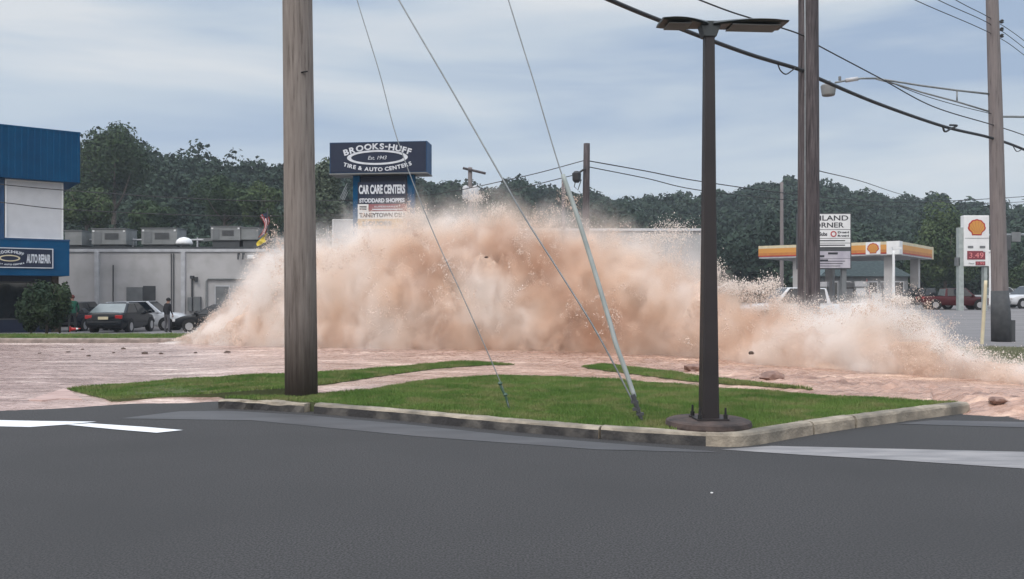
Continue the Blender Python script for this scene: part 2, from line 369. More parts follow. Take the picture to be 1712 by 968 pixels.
def mound(name, poly, z, mtl):
    mb = MB(); n_ = len(poly); mb.prism([tuple(p) for p in poly], -.05, z); mb.v = [(a_, b_, c_ if c_ < 0 else (z(a_, b_) if callable(z) else z)) for a_, b_, c_ in [(p[0], p[1], (p[2] if not callable(p[2]) else 1)) for p in mb.v]]; o = mb.build(name, mtl); struct(o); return o
mound('grass_verge', main_poly, .138, M['soil']); mound('grass_verge', strip1, ztop, M['soil']); mound('grass_verge', strip2, .15, M['soil'])
def inside(poly, x, y):
    P_ = np.array([(p[0], p[1]) for p in poly]); c = np.zeros(len(x), bool); j = len(P_) - 1
    for i in range(len(P_)):
        xi, yi = P_[i]; xj, yj = P_[j]
        c ^= ((yi > y) != (yj > y)) & (x < (xj - xi) * (y - yi) / (yj - yi + 1e-12) + xi); j = i
    return c
def grass(poly, n, z, h, label, wdt=.007, clip=None):
    P_ = np.array([(p[0], p[1]) for p in poly]); lo = P_.min(0); hi_ = P_.max(0)
    x = RNG.uniform(lo[0], hi_[0], n * 4); y = RNG.uniform(lo[1], hi_[1], n * 4); k = inside(poly, x, y); x = x[k][:n]; y = y[k][:n]; n = len(x)
    clump = np.array([mn.noise(Vector((a_ * 1.3, b_ * 1.3, 3))) + .5 * mn.noise(Vector((a_ * 5, b_ * 5, 1))) for a_, b_ in zip(x, y)])
    hh = h * (1 + .55 * clump) * RNG.uniform(.55, 1.25, n); an = RNG.uniform(0, 6.283, n); le = RNG.uniform(0, .6, n) * hh; la = RNG.uniform(0, 6.283, n)
    w_ = wdt * RNG.uniform(.6, 1.4, n)
    z = np.array([z(a_, b_) - .008 for a_, b_ in zip(x, y)]) if callable(z) else np.full(n, z)
    v = np.zeros((n, 3, 3)); v[:, 0] = np.stack([x - np.cos(an) * w_, y - np.sin(an) * w_, z], 1); v[:, 1] = np.stack([x + np.cos(an) * w_, y + np.sin(an) * w_, z], 1)
    v[:, 2] = np.stack([x + np.cos(la) * le, y + np.sin(la) * le, z + hh], 1)
    o = raw_mesh('grass', v.reshape(-1, 3), np.arange(3 * n).reshape(-1, 3), M['grass']); tag(o, label, 'grass', kind='stuff'); return o
grass(main_poly, 260000, .13, .045, 'mown green grass covering the kerbed island around the lamp post', .006)
grass(strip1, 80000, ztop, .045, 'strip of green grass with muddy water flowing along both sides', .009)
grass(strip2, 30000, .145, .045, 'short grass strip at the foot of the muddy splash', .009)

# painted markings and gutters
def sheet(name, pts, z, mtl, kind='structure', px=True):
    mb = MB(); q = [G(*p) if px else p for p in pts]; mb.add([(p[0], p[1], z) for p in q], [tuple(range(len(q)))]); o = mb.build(name, mtl)
    me = o.data
    if me.polygons[0].normal.z < 0: me.flip_normals()
    o['kind'] = kind; return o
sheet('road_marking', [(-60, 700), (0, 703), (70, 704.5), (162, 705.5), (110, 710.5), (50, 714.5), (-60, 712)], .006, M['paint'])
sheet('road_marking', [(112, 711), (150, 708.5), (240, 714.5), (306, 720), (262, 724.5), (200, 719.5)], .0085, M['paint'])
sheet('gutter', [(1205, 752), (1290, 746), (1712, 756), (1900, 762), (1900, 800), (1712, 784), (1500, 770), (1340, 761)], .005, M['gutter'])
sheet('gutter', [(1500, 709), (1560, 703), (1712, 706), (1900, 708), (1900, 724), (1712, 715)], .005, M['wet'])
sheet('wet_road', [(300, 688), (380, 687), (520, 695), (700, 712), (860, 729), (1180, 754), (1205, 757), (1000, 752), (700, 730), (420, 703), (200, 700)], .004, M['wet'])
# concrete of the left ramp
def G0(px, py, z): p = G(px, py, z); return (p.x, p.y)
rmp = MB(); rmp.prism([G0(48, 668, .06), G0(106, 649, .06), G0(116, 652, .06), G0(138, 667, .06), G0(100, 666, .06), G0(70, 669, .06)], -.02, .062)
struct(rmp.build('pavement', M['pinkpave'], bevel=.01))
# far kerb on the left and its verge
farpts = [(-32, 28.6), (-10, 28.75), (1.5, 28.9)]
kerb(farpts, '', h=.2, w=.2, mats=[M['conc'], M['conc']])
vg = MB(); vg.b2(-32, 1.5, 28.9, 31.7, -.05, .185); struct(vg.build('grass_verge', M['soil']))
grass([(-30, 28.95), (-8, 28.95), (-8, 31.6), (-30, 31.6)], 40000, .18, .07, 'thin grass verge behind the far kerb in front of the parked cars', .016)
# verge on the right beside the leaning marker post
rg = [(10.5, 17.8), (30, 17.8), (30, 25.4), (11.8, 25.4)]
vg = MB(); vg.prism(rg, -.05, .10); struct(vg.build('grass_verge', M['soil']))
gr_ = grass(rg, 60000, .1, .07, 'rough grass verge paled by spray mist at the right around the grey pole', .014); gr_.data.materials[0] = mat('mist_pale_grass', (.22, .22, .15), .8, (.15, .17, .09), .8)  # thin spray mist over this verge is put into the blade colour

# ------------------------------------------------------------------ muddy water sheet
def water_level(x, y):
    px = 856 + F * x / y; py = HZ + CH * F / y; top = ptop(px)
    if px < 520:        # the sheet thins out towards the dry asphalt
        b = lerp([(-400, 714), (0, 697), (150, 688), (300, 682), (366, 677), (380, 672), (420, 669), (520, 664)], px)
        b += 5 * mn.noise(Vector((x * .8, y * 2, 3))); lev = top - .15 * sst(-16, 1, py - b)
    elif px > 1560:
        b = lerp([(1560, 676), (1600, 686), (1622, 695), (1660, 699), (1712, 702), (2100, 722)], px)
        b += 4 * mn.noise(Vector((x * .8, y * 2, 3))); lev = top - .15 * sst(-16, 1, py - b)
    else:
        b = lerp([(520, 664), (640, 657), (830, 642), (1000, 647), (1300, 664), (1560, 684)], px); lev = top - .25 * sst(-2, 8, py - b)
    if px > 1560: lev -= .3 * sst(1560, 1600, px) * sst(0, 18, lerp([(1560, 590), (1712, 628), (2100, 640)], px) - py)
    return lev
nx_, ny_ = 620, 330
vs = np.zeros((ny_, nx_, 3)); 
pys = np.linspace(565, 716, ny_)
for j in range(ny_):
    y = CH * F / (pys[j] - HZ)
    for i in range(nx_):
        px = -260 + (2300) * i / (nx_ - 1); x = (px - 856) / F * y
        near = math.exp(-((pys[j] - lerp([(300, 575), (500, 588), (900, 600), (1200, 630), (1500, 660), (1712, 685), (2000, 705)], px)) / 16) ** 2)
        amp = .009 + .045 * near * sst(330, 600, px) + .05 * sst(950, 1250, px) * near
        w = mn.fractal(Vector((x * 1.3, y * 3.0, 0)), 1, 2, 4) * amp * .8 + abs(mn.noise(Vector((x * 4, y * 8, 4)))) * amp * .9 + mn.noise(Vector((x * 9, y * 16, 7))) * amp * .18
        vs[j, i] = (x, y, water_level(x, y) + w)
qs = np.array([(j * nx_ + i, j * nx_ + i + 1, (j + 1) * nx_ + i + 1, (j + 1) * nx_ + i)[::-1] for j in range(ny_ - 1) for i in range(nx_ - 1)])
def muddy():
    m = bpy.data.materials.new('muddy_water'); m.use_nodes = True; t = m.node_tree; b = t.nodes['Principled BSDF']; b.inputs['Roughness'].default_value = .28; b.inputs['Specular IOR Level'].default_value = .4
    tcn = nd(t, 'ShaderNodeTexCoord'); mpn = nd(t, 'ShaderNodeMapping'); mpn.inputs['Scale'].default_value = (.32, 1.5, 1); t.links.new(tcn.outputs['Object'], mpn.inputs[0])
    n1 = nd(t, 'ShaderNodeTexNoise'); n1.inputs['Scale'].default_value = 1.1; n1.inputs['Detail'].default_value = 9; n1.inputs['Roughness'].default_value = .62; n1.inputs['Distortion'].default_value = 1.0; t.links.new(mpn.outputs[0], n1.inputs['Vector'])
    rp = nd(t, 'ShaderNodeValToRGB'); el = rp.color_ramp.elements; el[0].position = .34; el[0].color = (.22, .155, .138, 1); el[1].position = .69; el[1].color = (.76, .66, .60, 1)
    k = el.new(.46); k.color = (.37, .275, .25, 1); k = el.new(.57); k.color = (.47, .36, .33, 1)
    t.links.new(n1.outputs[0], rp.inputs[0])
    n2 = nd(t, 'ShaderNodeTexNoise'); n2.inputs['Scale'].default_value = .16; n2.inputs['Detail'].default_value = 2; t.links.new(tcn.outputs['Object'], n2.inputs['Vector'])
    r2 = nd(t, 'ShaderNodeMapRange'); r2.inputs['From Min'].default_value = .45; r2.inputs['From Max'].default_value = .62; r2.inputs['To Max'].default_value = .55; sx_ = nd(t, 'ShaderNodeSeparateXYZ'); t.links.new(tcn.outputs['Object'], sx_.inputs[0]); r2.inputs['From Min'].default_value = -9; r2.inputs['From Max'].default_value = 4; r2.inputs['To Min'].default_value = .1; r2.inputs['To Max'].default_value = .75; t.links.new(sx_.outputs[0], r2.inputs[0])
    mm = nd(t, 'ShaderNodeMix', data_type='RGBA', blend_type='MULTIPLY'); t.links.new(r2.outputs[0], mm.inputs[0]); t.links.new(rp.outputs[0], mm.inputs[6]); mm.inputs[7].default_value = (1.0, .81, .63, 1)
    mp4 = nd(t, 'ShaderNodeMapping'); mp4.inputs['Scale'].default_value = (1.6, 5.5, 1); t.links.new(tcn.outputs['Object'], mp4.inputs[0])
    n4 = nd(t, 'ShaderNodeTexNoise'); n4.inputs['Scale'].default_value = 1.9; n4.inputs['Detail'].default_value = 8; n4.inputs['Roughness'].default_value = .7; n4.inputs['Distortion'].default_value = 1.5; t.links.new(mp4.outputs[0], n4.inputs['Vector'])
    r4 = nd(t, 'ShaderNodeValToRGB'); e4 = r4.color_ramp.elements; e4[0].position = .38; e4[0].color = (.82, .78, .75, 1); e4[1].position = .66; e4[1].color = (1.18, 1.2, 1.22, 1); t.links.new(n4.outputs[0], r4.inputs[0])
    m5 = nd(t, 'ShaderNodeMix', data_type='RGBA', blend_type='MULTIPLY'); m5.inputs[0].default_value = 1; t.links.new(mm.outputs[2], m5.inputs[6]); t.links.new(r4.outputs[0], m5.inputs[7]); t.links.new(m5.outputs[2], b.inputs['Base Color'])
    rr = nd(t, 'ShaderNodeMapRange'); rr.inputs['From Min'].default_value = .4; rr.inputs['From Max'].default_value = .6; rr.inputs['To Min'].default_value = .10; rr.inputs['To Max'].default_value = .42; t.links.new(n4.outputs[0], rr.inputs[0]); t.links.new(rr.outputs[0], b.inputs['Roughness'])
    hs_ = nd(t, 'ShaderNodeMath', operation='MULTIPLY_ADD'); hs_.inputs[1].default_value = .5; t.links.new(n4.outputs[0], hs_.inputs[0]); t.links.new(n1.outputs[0], hs_.inputs[2])
    bp = nd(t, 'ShaderNodeBump'); bp.inputs['Distance'].default_value = .022; t.links.new(hs_.outputs[0], bp.inputs['Height']); t.links.new(bp.outputs[0], b.inputs['Normal'])
    return m
struct(raw_mesh('muddy_water', vs.reshape(-1, 3), qs, muddy(), smooth=True))

# ------------------------------------------------------------------ hill and forest
RIDGE = [(-600, 250), (-200, 245), (60, 238), (110, 238), (160, 226), (180, 214), (215, 216), (240, 238), (290, 243), (320, 250), (350, 262), (400, 262), (470, 262), (530, 268), (560, 270), (640, 280), (700, 289), (760, 293), (800, 305), (815, 308), (850, 292), (880, 302), (900, 308), (960, 316), (1000, 322), (1060, 332), (1100, 328), (1150, 321), (1200, 312), (1230, 306), (1260, 300), (1330, 297), (1380, 302), (1430, 312), (1470, 326), (1500, 330), (1540, 324), (1570, 322), (1600, 332), (1640, 338), (1712, 346), (1900, 350), (2400, 345)]
YR = [(-600, 150), (400, 150), (700, 190), (1000, 250), (2400, 260)]
def hillz(x, y):
    px = 856 + F * x / max(y, 1); yr = lerp(YR, px); ry = lerp(RIDGE, px)
    H = CH + (HZ - ry) / F * yr - (9.3 if px < 500 else 9.6); y0 = 100
    t = (y - y0) / (yr - y0)
    return -.7 + max(0, H) * sst(0, 1.02, t) if t < 1 else -.7 + max(0, H) * (1 - .35 * sst(1, 2.2, t))
pxs = np.linspace(-700, 2500, 130); yy = np.concatenate([np.linspace(98, 270, 44), np.linspace(285, 700, 12)])
vs = np.array([((px - 856) / F * y, y, hillz((px - 856) / F * y, y)) for y in yy for px in pxs]); n_ = len(pxs)
qs = np.array([(j * n_ + i, j * n_ + i + 1, (j + 1) * n_ + i + 1, (j + 1) * n_ + i) for j in range(len(yy) - 1) for i in range(n_ - 1)])
hm = mat('forest_floor', (.022, .035, .018), .95, (.03, .045, .022), .2)
struct(raw_mesh('hill', vs, qs, hm, smooth=True))

def crown(c, rad, n, size, lobes=9, rng=RNG, flat=.0):
    """leaf clumps spread through the lobes of a crown -> (verts, quads)"""
    lc = rng.normal(size=(lobes, 3)); lc /= np.linalg.norm(lc, axis=1)[:, None]; lc *= rng.uniform(.25, .72, (lobes, 1)); lr = rng.uniform(.28, .52, lobes)
    k = rng.integers(0, lobes, n); d = rng.normal(size=(n, 3)); d /= np.linalg.norm(d, axis=1)[:, None]; rr = lr[k] * rng.uniform(.6, 1.06, n)
    p = (lc[k] + d * rr[:, None]) * np.array(rad) + np.array(c)
    u = rng.normal(size=(n, 3)) ; u -= d * (u * d).sum(1)[:, None] * .6; u /= np.linalg.norm(u, axis=1)[:, None]
    w = np.cross(u, d + rng.normal(size=(n, 3)) * .5); w /= np.linalg.norm(w, axis=1)[:, None]
    s = size * rng.uniform(.5, 1.3, (n, 1)); s2 = s * rng.uniform(.45, .9, (n, 1))
    v = np.stack([p - u * s, p - w * s2, p + u * s, p + w * s2], 1).reshape(-1, 3)
    return v, np.arange(4 * n).reshape(-1, 4)
AV = []; AQ = []; off = 0
def addc(v, q):
    global off
    AV.append(v); AQ.append(q + off); off += len(v)
tr = np.random.default_rng(11)
def forest_tree(px, y, s, n):
    x = (px - 856) / F * y; z = hillz(x, y)
    rz = s * tr.uniform(.85, 1.25); rx = s * tr.uniform(.8, 1.15)
    addc(*crown((x, y, z + rz * .75 + 1.2), (rx, rx, rz), n, .13 + .0017 * y, lobes=int(tr.integers(8, 15)), rng=tr))
for px in np.arange(-60, 1800, 10.0):        # the ridge line
    yr = lerp(YR, px); forest_tree(px + tr.uniform(-7, 7), yr * tr.uniform(.93, 1.0), tr.uniform(2.4, 4.3), 1000)
for row in np.linspace(.04, .92, 13):
    for px in np.arange(-60, 1790, 26.0 - 8 * row):
        yr = lerp(YR, px); y = 102 + (yr - 102) * (row + tr.uniform(-.03, .03))
        forest_tree(px + tr.uniform(-14, 14), y, tr.uniform(3.6, 6.2 - 1.6 * row), 1150)
o = raw_mesh('forest', np.concatenate(AV), np.concatenate(AQ), M['forest']); tag(o, 'dark green wooded hillside running along the whole horizon', 'forest', kind='stuff')

def tree(name, x, y, z, h, r, mtl, label, cat='tree', n=2600, size=.28, group=None, trunk=.22, lobes=12, rz=None, seed=0, cz=None, trunk_m=None):
    rg_ = np.random.default_rng(seed + 100); root = thing(name, (x, y, z), 0, label, cat, group)
    rz = rz or h * .38; cz = cz or h - rz
    v, q = crown((0, 0, cz), (r, r, rz), n, size, lobes, rg_); raw_mesh('crown', v, q, mtl, root)
    mb = MB(); top = Vector((rg_.uniform(-.2, .2), rg_.uniform(-.2, .2), cz + rz * .3))
    mb.tube([(0, 0, -.1), (0.02, 0, h * .2), top * .6 + Vector((0, 0, 0)), top], [trunk, trunk * .8, trunk * .55, trunk * .2], 8)
    for k in range(6):
        a_ = rg_.uniform(0, 6.28); b0 = Vector((0, 0, cz * rg_.uniform(.45, .8))); mb.tube([b0, b0 + Vector((math.cos(a_) * r * .4, math.sin(a_) * r * .4, rz * .35)), b0 + Vector((math.cos(a_) * r * .7, math.sin(a_) * r * .7, rz * .8))], [trunk * .45, trunk * .3, trunk * .1], 6)
    mb.build('trunk', trunk_m or M['bark'], root, smooth=True); return root
def treepx(name, px, ytop, ybase, Y, wpx, mtl, label, **kw):
    z0 = Z(ybase, Y); h = (ybase - ytop) / F * Y; return tree(name, X(px, Y), Y, z0, h, wpx / 2 / F * Y, mtl, label, **kw)
treepx('tall_tree', 190, 200, 420, 105, 120, M['leafm'], 'tallest tree at the left with twin tufts at its top, above the flat roof', n=14000, size=.19, seed=1, trunk=.4, lobes=16)
treepx('tree', 145, 300, 420, 85, 95, M['leafl'], 'lighter green tree just right of the blue upper fascia', n=7500, size=.17, seed=2)
treepx('tree', 250, 330, 420, 88, 110, M['leafm'], 'low mid-green tree behind the second rooftop unit', n=7500, size=.17, seed=3)
treepx('tree', 375, 290, 420, 95, 120, M['leafm'], 'broad green tree behind the rooftop unit nearest the flag', n=7500, size=.17, seed=4)
treepx('tree', 548, 262, 440, 80, 95, M['leafp'], 'pale-trunked grey green tree between the near pole and the tall blue sign', n=7500, size=.17, seed=5, trunk_m=M['hvac'])
treepx('tree', 435, 300, 420, 90, 80, M['leafl'], 'olive green tree behind the hanging flag', n=7500, size=.17, seed=8)
treepx('tree', 1580, 340, 505, 92, 115, M['leafl'], 'bright green tree between the station canopy and the yellow shell sign', n=14000, size=.17, seed=6, lobes=18, rz=4.8)
treepx('tree', 1540, 420, 505, 96, 80, M['leafm'], 'round green tree behind the dark pickup at the station', n=7500, size=.17, seed=9)
treepx('tree', 1705, 430, 500, 90, 60, M['leafl'], 'light green bushy tree at the right edge behind the parked cars', n=5000, size=.16, seed=7, rz=2.2)
tree('evergreen_shrub', X(78, 35), 35, .15, 2.45, 1.02, M['leafd'], 'dark evergreen shrub in front of the blue shop corner', 'shrub', n=11000, size=.07, seed=21, trunk=.06, lobes=26, rz=1.25, cz=1.08)
tree('shrub', X(100, 35.6), 35.6, .15, 2.6, .5, M['leafm'], 'upright lighter shrub against the brown end of the shop wall', 'shrub', n=1800, size=.06, seed=22, trunk=.05, lobes=10, rz=1.2, cz=1.4)

tree('shrub', X(52, 35.3), 35.3, .1, 1.35, .62, M['leafd'], 'low dark shrub tucked against the left side of the evergreen shrub', 'shrub', n=3500, size=.065, seed=23, trunk=.04, lobes=14, rz=.7, cz=.62)
# ------------------------------------------------------------------ blue tyre shop
bx = thing('auto_shop', (-20.6, 40, 0), math.atan2(.61, .793), 'blue and white auto repair shop with ribbed metal fascia and a dark recessed front', 'building')
LB = -16
mb = MB(); mb.b2(LB, -.02, .04, 9, 7.02, 9.4); mb.b2(LB, 0, 0, 9, 9.37, 9.43)
x = LB
while x < -.1: mb.b2(x, x + .07, -.02, .045, 7.03, 9.36); x += .26
mb.build('upper_fascia', M['blue'], bx)
mb = MB(); mb.b2(-3.03, -.69, .55, 8.6, 4.25, 7.02); mb.build('white_wall', M['white'], bx)
mb = MB(); mb.b2(-3.06, -.66, .5, .56, 6.94, 7.015); mb.b2(-3.06, -.66, .5, .56, 4.26, 4.33); mb.b2(-3.06, -2.99, .5, .56, 4.33, 6.94); mb.b2(-.73, -.66, .5, .56, 4.33, 6.94); mb.build('panel_trim', M['whitep'], bx)
mb = MB(); mb.b2(LB, -3.09, .5, 8.6, 4.25, 7.015); mb.build('blue_wall', M['blue_dk'], bx)
for k in range(5):
    f_ = MB(); x0 = -5.4 - k * 2.6 + 2.15; f_.b2(x0 - 2.0, x0, .46, .5, 5.05, 6.95); wn = f_.build('window', M['blue_dk'], bx)
    f_ = MB(); f_.b2(x0 - 1.92, x0 - .08, .44, .46, 5.12, 6.88); f_.build('pane', M['glass'], wn)
mb = MB(); mb.b2(LB, -.5, -.1, 8, 2.56, 4.25); mb.build('lower_fascia', M['blue'], bx)
mb = MB(); mb.b2(LB, -.48, -.12, 8.02, 4.2, 4.27); mb.build('fascia_cap', M['blue_dk'], bx)
mb = MB(); mb.b2(LB, -1.05, 1.2, 8, -.6, 2.56); mb.build('shop_front', M['navy'], bx)
mb = MB(); mb.b2(-1.05, -.75, 1.15, 8, -.6, 2.56); mb.build('brown_wall_end', mat('brown_wall', (.09, .065, .05), .9, (.06, .045, .035), 8), bx)
for x0 in (-3.4, -5.6, -7.8, -10):
    f_ = MB(); f_.b2(x0, x0 + 1.8, 1.16, 1.2, .5, 2.3); w_ = f_.build('window', M['dkgrey'], bx); f_ = MB(); f_.b2(x0 + .07, x0 + 1.73, 1.145, 1.16, .57, 2.23); f_.build('pane', M['glass'], w_)
f_ = MB(); f_.b2(-2.9+1.4, -.2-.35-.55, .9, 1.1, -.1, .02)
sg = MB(); sg.b2(-4.5, -1.19, -.15, -.1, 2.9, 3.82); sgo = sg.build('shop_sign', M['navy'], bx)
f_ = MB()
for a_ in ((-4.5, -1.19, 3.78, 3.82), (-4.5, -1.19, 2.9, 2.94), (-1.23, -1.19, 2.94, 3.78), (-4.5, -4.46, 2.94, 3.78)): f_.b2(a_[0], a_[1], -.165, -.15, a_[2], a_[3])
f_.build('sign_border', M['letter'], sgo)
f_ = MB(); text(f_, 'AUTO REPAIR', .5, -1.79, -.158, 3.34, width=.98, height=.42, bold=.02)
bow_text(f_, 'BROOKS-HUFF', .2, -2.95, -.158, 3.64, .56, .12, bold=.008)
bow_text(f_, 'TIRE & AUTO CENTERS', .10, -2.95, -.158, 3.05, .58, -.08, bold=.006)
f_.build('lettering', M['letter'], sgo)
def ring(mb, cx, y0, y1, cz, rx, rz, t, n=48, tz=None, mi=0):
    tz = tz or t; vs = []; 
    for i in range(n):
        a_ = 2 * math.pi * i / n; c_, s_ = math.cos(a_), math.sin(a_)
        for (q, w) in ((rx, rz), (rx - t, rz - tz)):
            vs += [(cx + q * c_, y0, cz + w * s_), (cx + q * c_, y1, cz + w * s_)]
    fs = []
    for i in range(n):
        a0 = i * 4; b0 = ((i + 1) % n) * 4
        fs += [(a0, b0, b0 + 2, a0 + 2), (a0 + 1, a0 + 3, b0 + 3, b0 + 1), (a0, a0 + 1, b0 + 1, b0), (a0 + 2, b0 + 2, b0 + 3, a0 + 3)]
    mb.add(vs, fs, mi)
f_ = MB(); ring(f_, -2.95, -.165, -.15, 3.34, .42, .15, .07, tz=.05); f_.build('tyre_emblem', M['cream'], sgo)

# ------------------------------------------------------------------ long grey building
GY = 50
gb = thing('flat_roofed_building', (X(110, GY), GY, .1), 0, 'long grey flat-roofed building with pale downpipes behind the parked cars', 'building')
x1 = X(600, GY) - X(110, GY); top = Z(421, GY) - .1; x0g = -6
def bpx(px): return X(px, GY) - X(110, GY)
def bz(py): return Z(py, GY) - .1
mb = MB(); mb.b2(x0g, x1, 0, 22, -.8, top); mb.build('wall', M['wallg'], gb)
mb = MB(); mb.b2(x0g - .1, x1 + .1, -.08, 22.1, top, top + .17); mb.build('roof_trim', M['trim'], gb)
mb = MB(); mb.b2(x0g, x1, .1, 22, top + .17, top + .3); mb.build('roof', M['roof'], gb)
for px in (163, 307): mb = MB(); mb.b2(bpx(px) - .12, bpx(px) + .12, -.14, 0, .0, top); mb.build('downpipe', M['trim'], gb)
for px, py0, r_ in ((190, 443, .035), (287, 424, .03), (291, 424, .03)):
    mb = MB(); mb.tube([(bpx(px), -.06, .05), (bpx(px), -.06, bz(py0))], r_, 6); mb.build('conduit', M['dkgrey'], gb)
mb = MB(); mb.b2(bpx(212), bpx(239), -.05, 0, .05, bz(480)); mb.build('grey_door', M['mdgrey'], gb)
mb = MB(); mb.b2(bpx(239.5), bpx(260), -.04, 0, .05, bz(478)); mb.build('doorway', M['dkgrey'], gb)
mb = MB(); mb.b2(bpx(361), bpx(383), -.05, 0, .05, bz(479)); dd = mb.build('door', M['mdgrey'], gb)
mb = MB(); mb.b2(bpx(359.5), bpx(361), -.06, 0, .05, bz(477)); mb.b2(bpx(383), bpx(384.5), -.06, 0, .05, bz(477)); mb.b2(bpx(361), bpx(383), -.06, 0, bz(479), bz(477)); mb.build('door_frame', M['trim'], dd)
mb = MB(); mb.tube([(bpx(346), -.08, 0), (bpx(346), -.08, bz(470)), (bpx(349), -.08, bz(466.5)), (bpx(440), -.08, bz(466.5))], .06, 8); mb.build('pipe', M['hvac'], gb)
for a_, b_, c_, d_ in ((316, 323, 497, 520), (326, 337, 496, 520)): mb = MB(); mb.b2(bpx(a_), bpx(b_), -.25, 0, bz(d_), bz(c_)); mb.build('electric_box', M['mdgrey'], gb, bevel=.01)
mb = MB(); mb.tube([(bpx(322), -.08, bz(497)), (bpx(322), -.08, bz(461))], .06, 8); mb.b2(bpx(319.5), bpx(325), -.2, 0, bz(466), bz(461)); mb.b2(bpx(328), bpx(331), -.25, 0, bz(471), bz(463)); mb.b2(bpx(325), bpx(328), -.1, 0, bz(469), bz(467)); mb.build('service_mast', M['dkgrey'], gb)
mb = MB(); mb.b2(bpx(416), bpx(428), -.3, 0, bz(433), bz(427)); lt = mb.build('wall_light', M['whitep'], gb, bevel=.02)
for px in (400, 408): mb = MB(); mb.tube([(bpx(px), 0, bz(424)), (bpx(px), -.2, bz(424)), (bpx(px), -.25, bz(434))], .05, 6); mb.build('bracket', M['dkgrey'], gb)
# things on its roof
RZ = .1 + top + .3
def hvac(px0, px1, py0, py1, label, style=0, Y=54):
    w_ = (px1 - px0) / F * Y; h_ = (py1 - py0) / F * Y; zb = Z(py1, Y); d = 1.6
    r_ = thing('rooftop_unit', (X((px0 + px1) / 2, Y), Y, RZ), 0, label, 'air conditioner', 'air handling units on the flat roof')
    zb -= RZ
    mb = MB(); mb.b2(-w_ / 2, w_ / 2, 0, d, max(.06, zb), zb + h_); hb = mb.build('housing', M['hvac'], r_, bevel=.03)
    mb = MB(); mb.b2(-w_ / 2 + .1, w_ / 2 - .1, .1, d - .1, -.02, max(.06, zb)); mb.build('roof_curb', M['dkgrey'], r_)
    mb = MB(); mb.b2(-w_ / 2 - .03, w_ / 2 + .03, -.04, d + .04, zb + h_, zb + h_ + .05); mb.build('lid', M['mdgrey'], r_)
    if w_ > 1.3:
        mb = MB()
        for k in range(6): mb.b2(-w_ * .12, w_ * .28, -.025, 0, zb + h_ * .35 + k * h_ * .07, zb + h_ * .38 + k * h_ * .07)
        mb.build('louvre', M['dkgrey'], r_)
        for s_ in (-1, 1): mb = MB(); mb.b2(s_ * w_ * .44 - .06, s_ * w_ * .44 + .06, -.03, 0, zb + h_ * .82, zb + h_ * .93); mb.build('lifting_bracket', M['whitep'], r_)
        mb = MB(); mb.b2(-w_ * .42, -w_ * .2, -.02, 0, zb + h_ * .1, zb + h_ * .8); mb.build('access_panel', M['mdgrey'], r_)
hvac(108, 137, 386, 410, 'plain grey rooftop unit half hidden behind the blue shop corner')
hvac(153, 211, 383, 409, 'grey rooftop unit nearest the blue shop that shows its whole front')
hvac(236, 296, 382, 409, 'grey rooftop unit left of the white dome vent')
hvac(352, 402, 379, 402, 'dark grey rooftop unit close to the hanging flag', Y=56)
hvac(403, 432, 381, 401, 'small pale rooftop unit between the dark unit and the flag', Y=56)
dv = thing('roof_vent', (X(308, 53), 53, RZ), 0, 'white domed roof vent between two grey rooftop units', 'vent')
mb = MB(); mb.lathe((0, 0, 0), [(.28, -.02), (.28, .3)], 16); mb.build('collar', M['mdgrey'], dv)
mb = MB(); mb.lathe((0, 0, .3), [(.5, 0), (.52, .1), (.45, .28), (.28, .42), (.02, .48)], 20); mb.build('dome', M['whitep'], dv, smooth=True)
pp = thing('roof_pipe', (X(110, 55), 55, RZ), 0, 'white gas pipe running between the rooftop units', 'pipe')
mb = MB(); z_ = Z(401, 55) - RZ; mb.tube([(0, 0, z_), (X(340, 55) - X(110, 55), 0, z_)], .06, 8)
mb.build('pipe_run', M['trim'], pp)
for px in (222, 145, 330): mb = MB(); q = X(px, 55) - X(110, 55); mb.tube([(q, 0, -.02), (q, 0, z_ + .15)], .05, 6); mb.build('pipe_stand', M['trim'], pp)
rp_ = thing('roof_rail', (X(330, 57), 57, RZ), 0, 'long low dark rail along the roof edge behind the flag', 'rail')
mb = MB(); mb.b2(0, X(560, 57) - X(330, 57), 0, .15, Z(403, 57) - RZ, Z(398, 57) - RZ); mb.build('rail', M['mdgrey'], rp_)
for k in range(5): mb = MB(); mb.b2(k * 2.2, k * 2.2 + .1, 0, .1, -.02, Z(402, 57) - RZ); mb.build('rail_post', M['dkgrey'], rp_)
bh = thing('roof_hatch', (X(572, 52), 52, RZ), 0, 'grey roof hatch box with white edges left of the tall blue sign', 'roof hatch')
zz = Z(368, 52) - RZ; mb = MB(); mb.b2(-.55, .75, 0, 1.5, -.02, zz); mb.build('box', M['wallg'], bh)
mb = MB(); mb.b2(-.6, -.55, -.03, 1.5, -.02, zz + .05); mb.b2(-.55, .8, -.03, 1.5, zz, zz + .05); mb.build('edge_trim', M['whitep'], bh)
# a second far building behind the splash
fb = thing('low_building', (X(690, 62), 62, .1), 0, 'low pale-roofed building hidden behind the top of the splash', 'building')
wf = X(1175, 62) - X(690, 62); mb = MB(); mb.b2(0, wf, 0, 14, -.2, Z(386, 62) - .1); mb.build('wall', M['wallg'], fb)
mb = MB(); mb.b2(-.1, wf + .1, -.15, 14.1, Z(386, 62) - .1, Z(382, 62) - .1); mb.build('roof_trim', M['white'], fb)

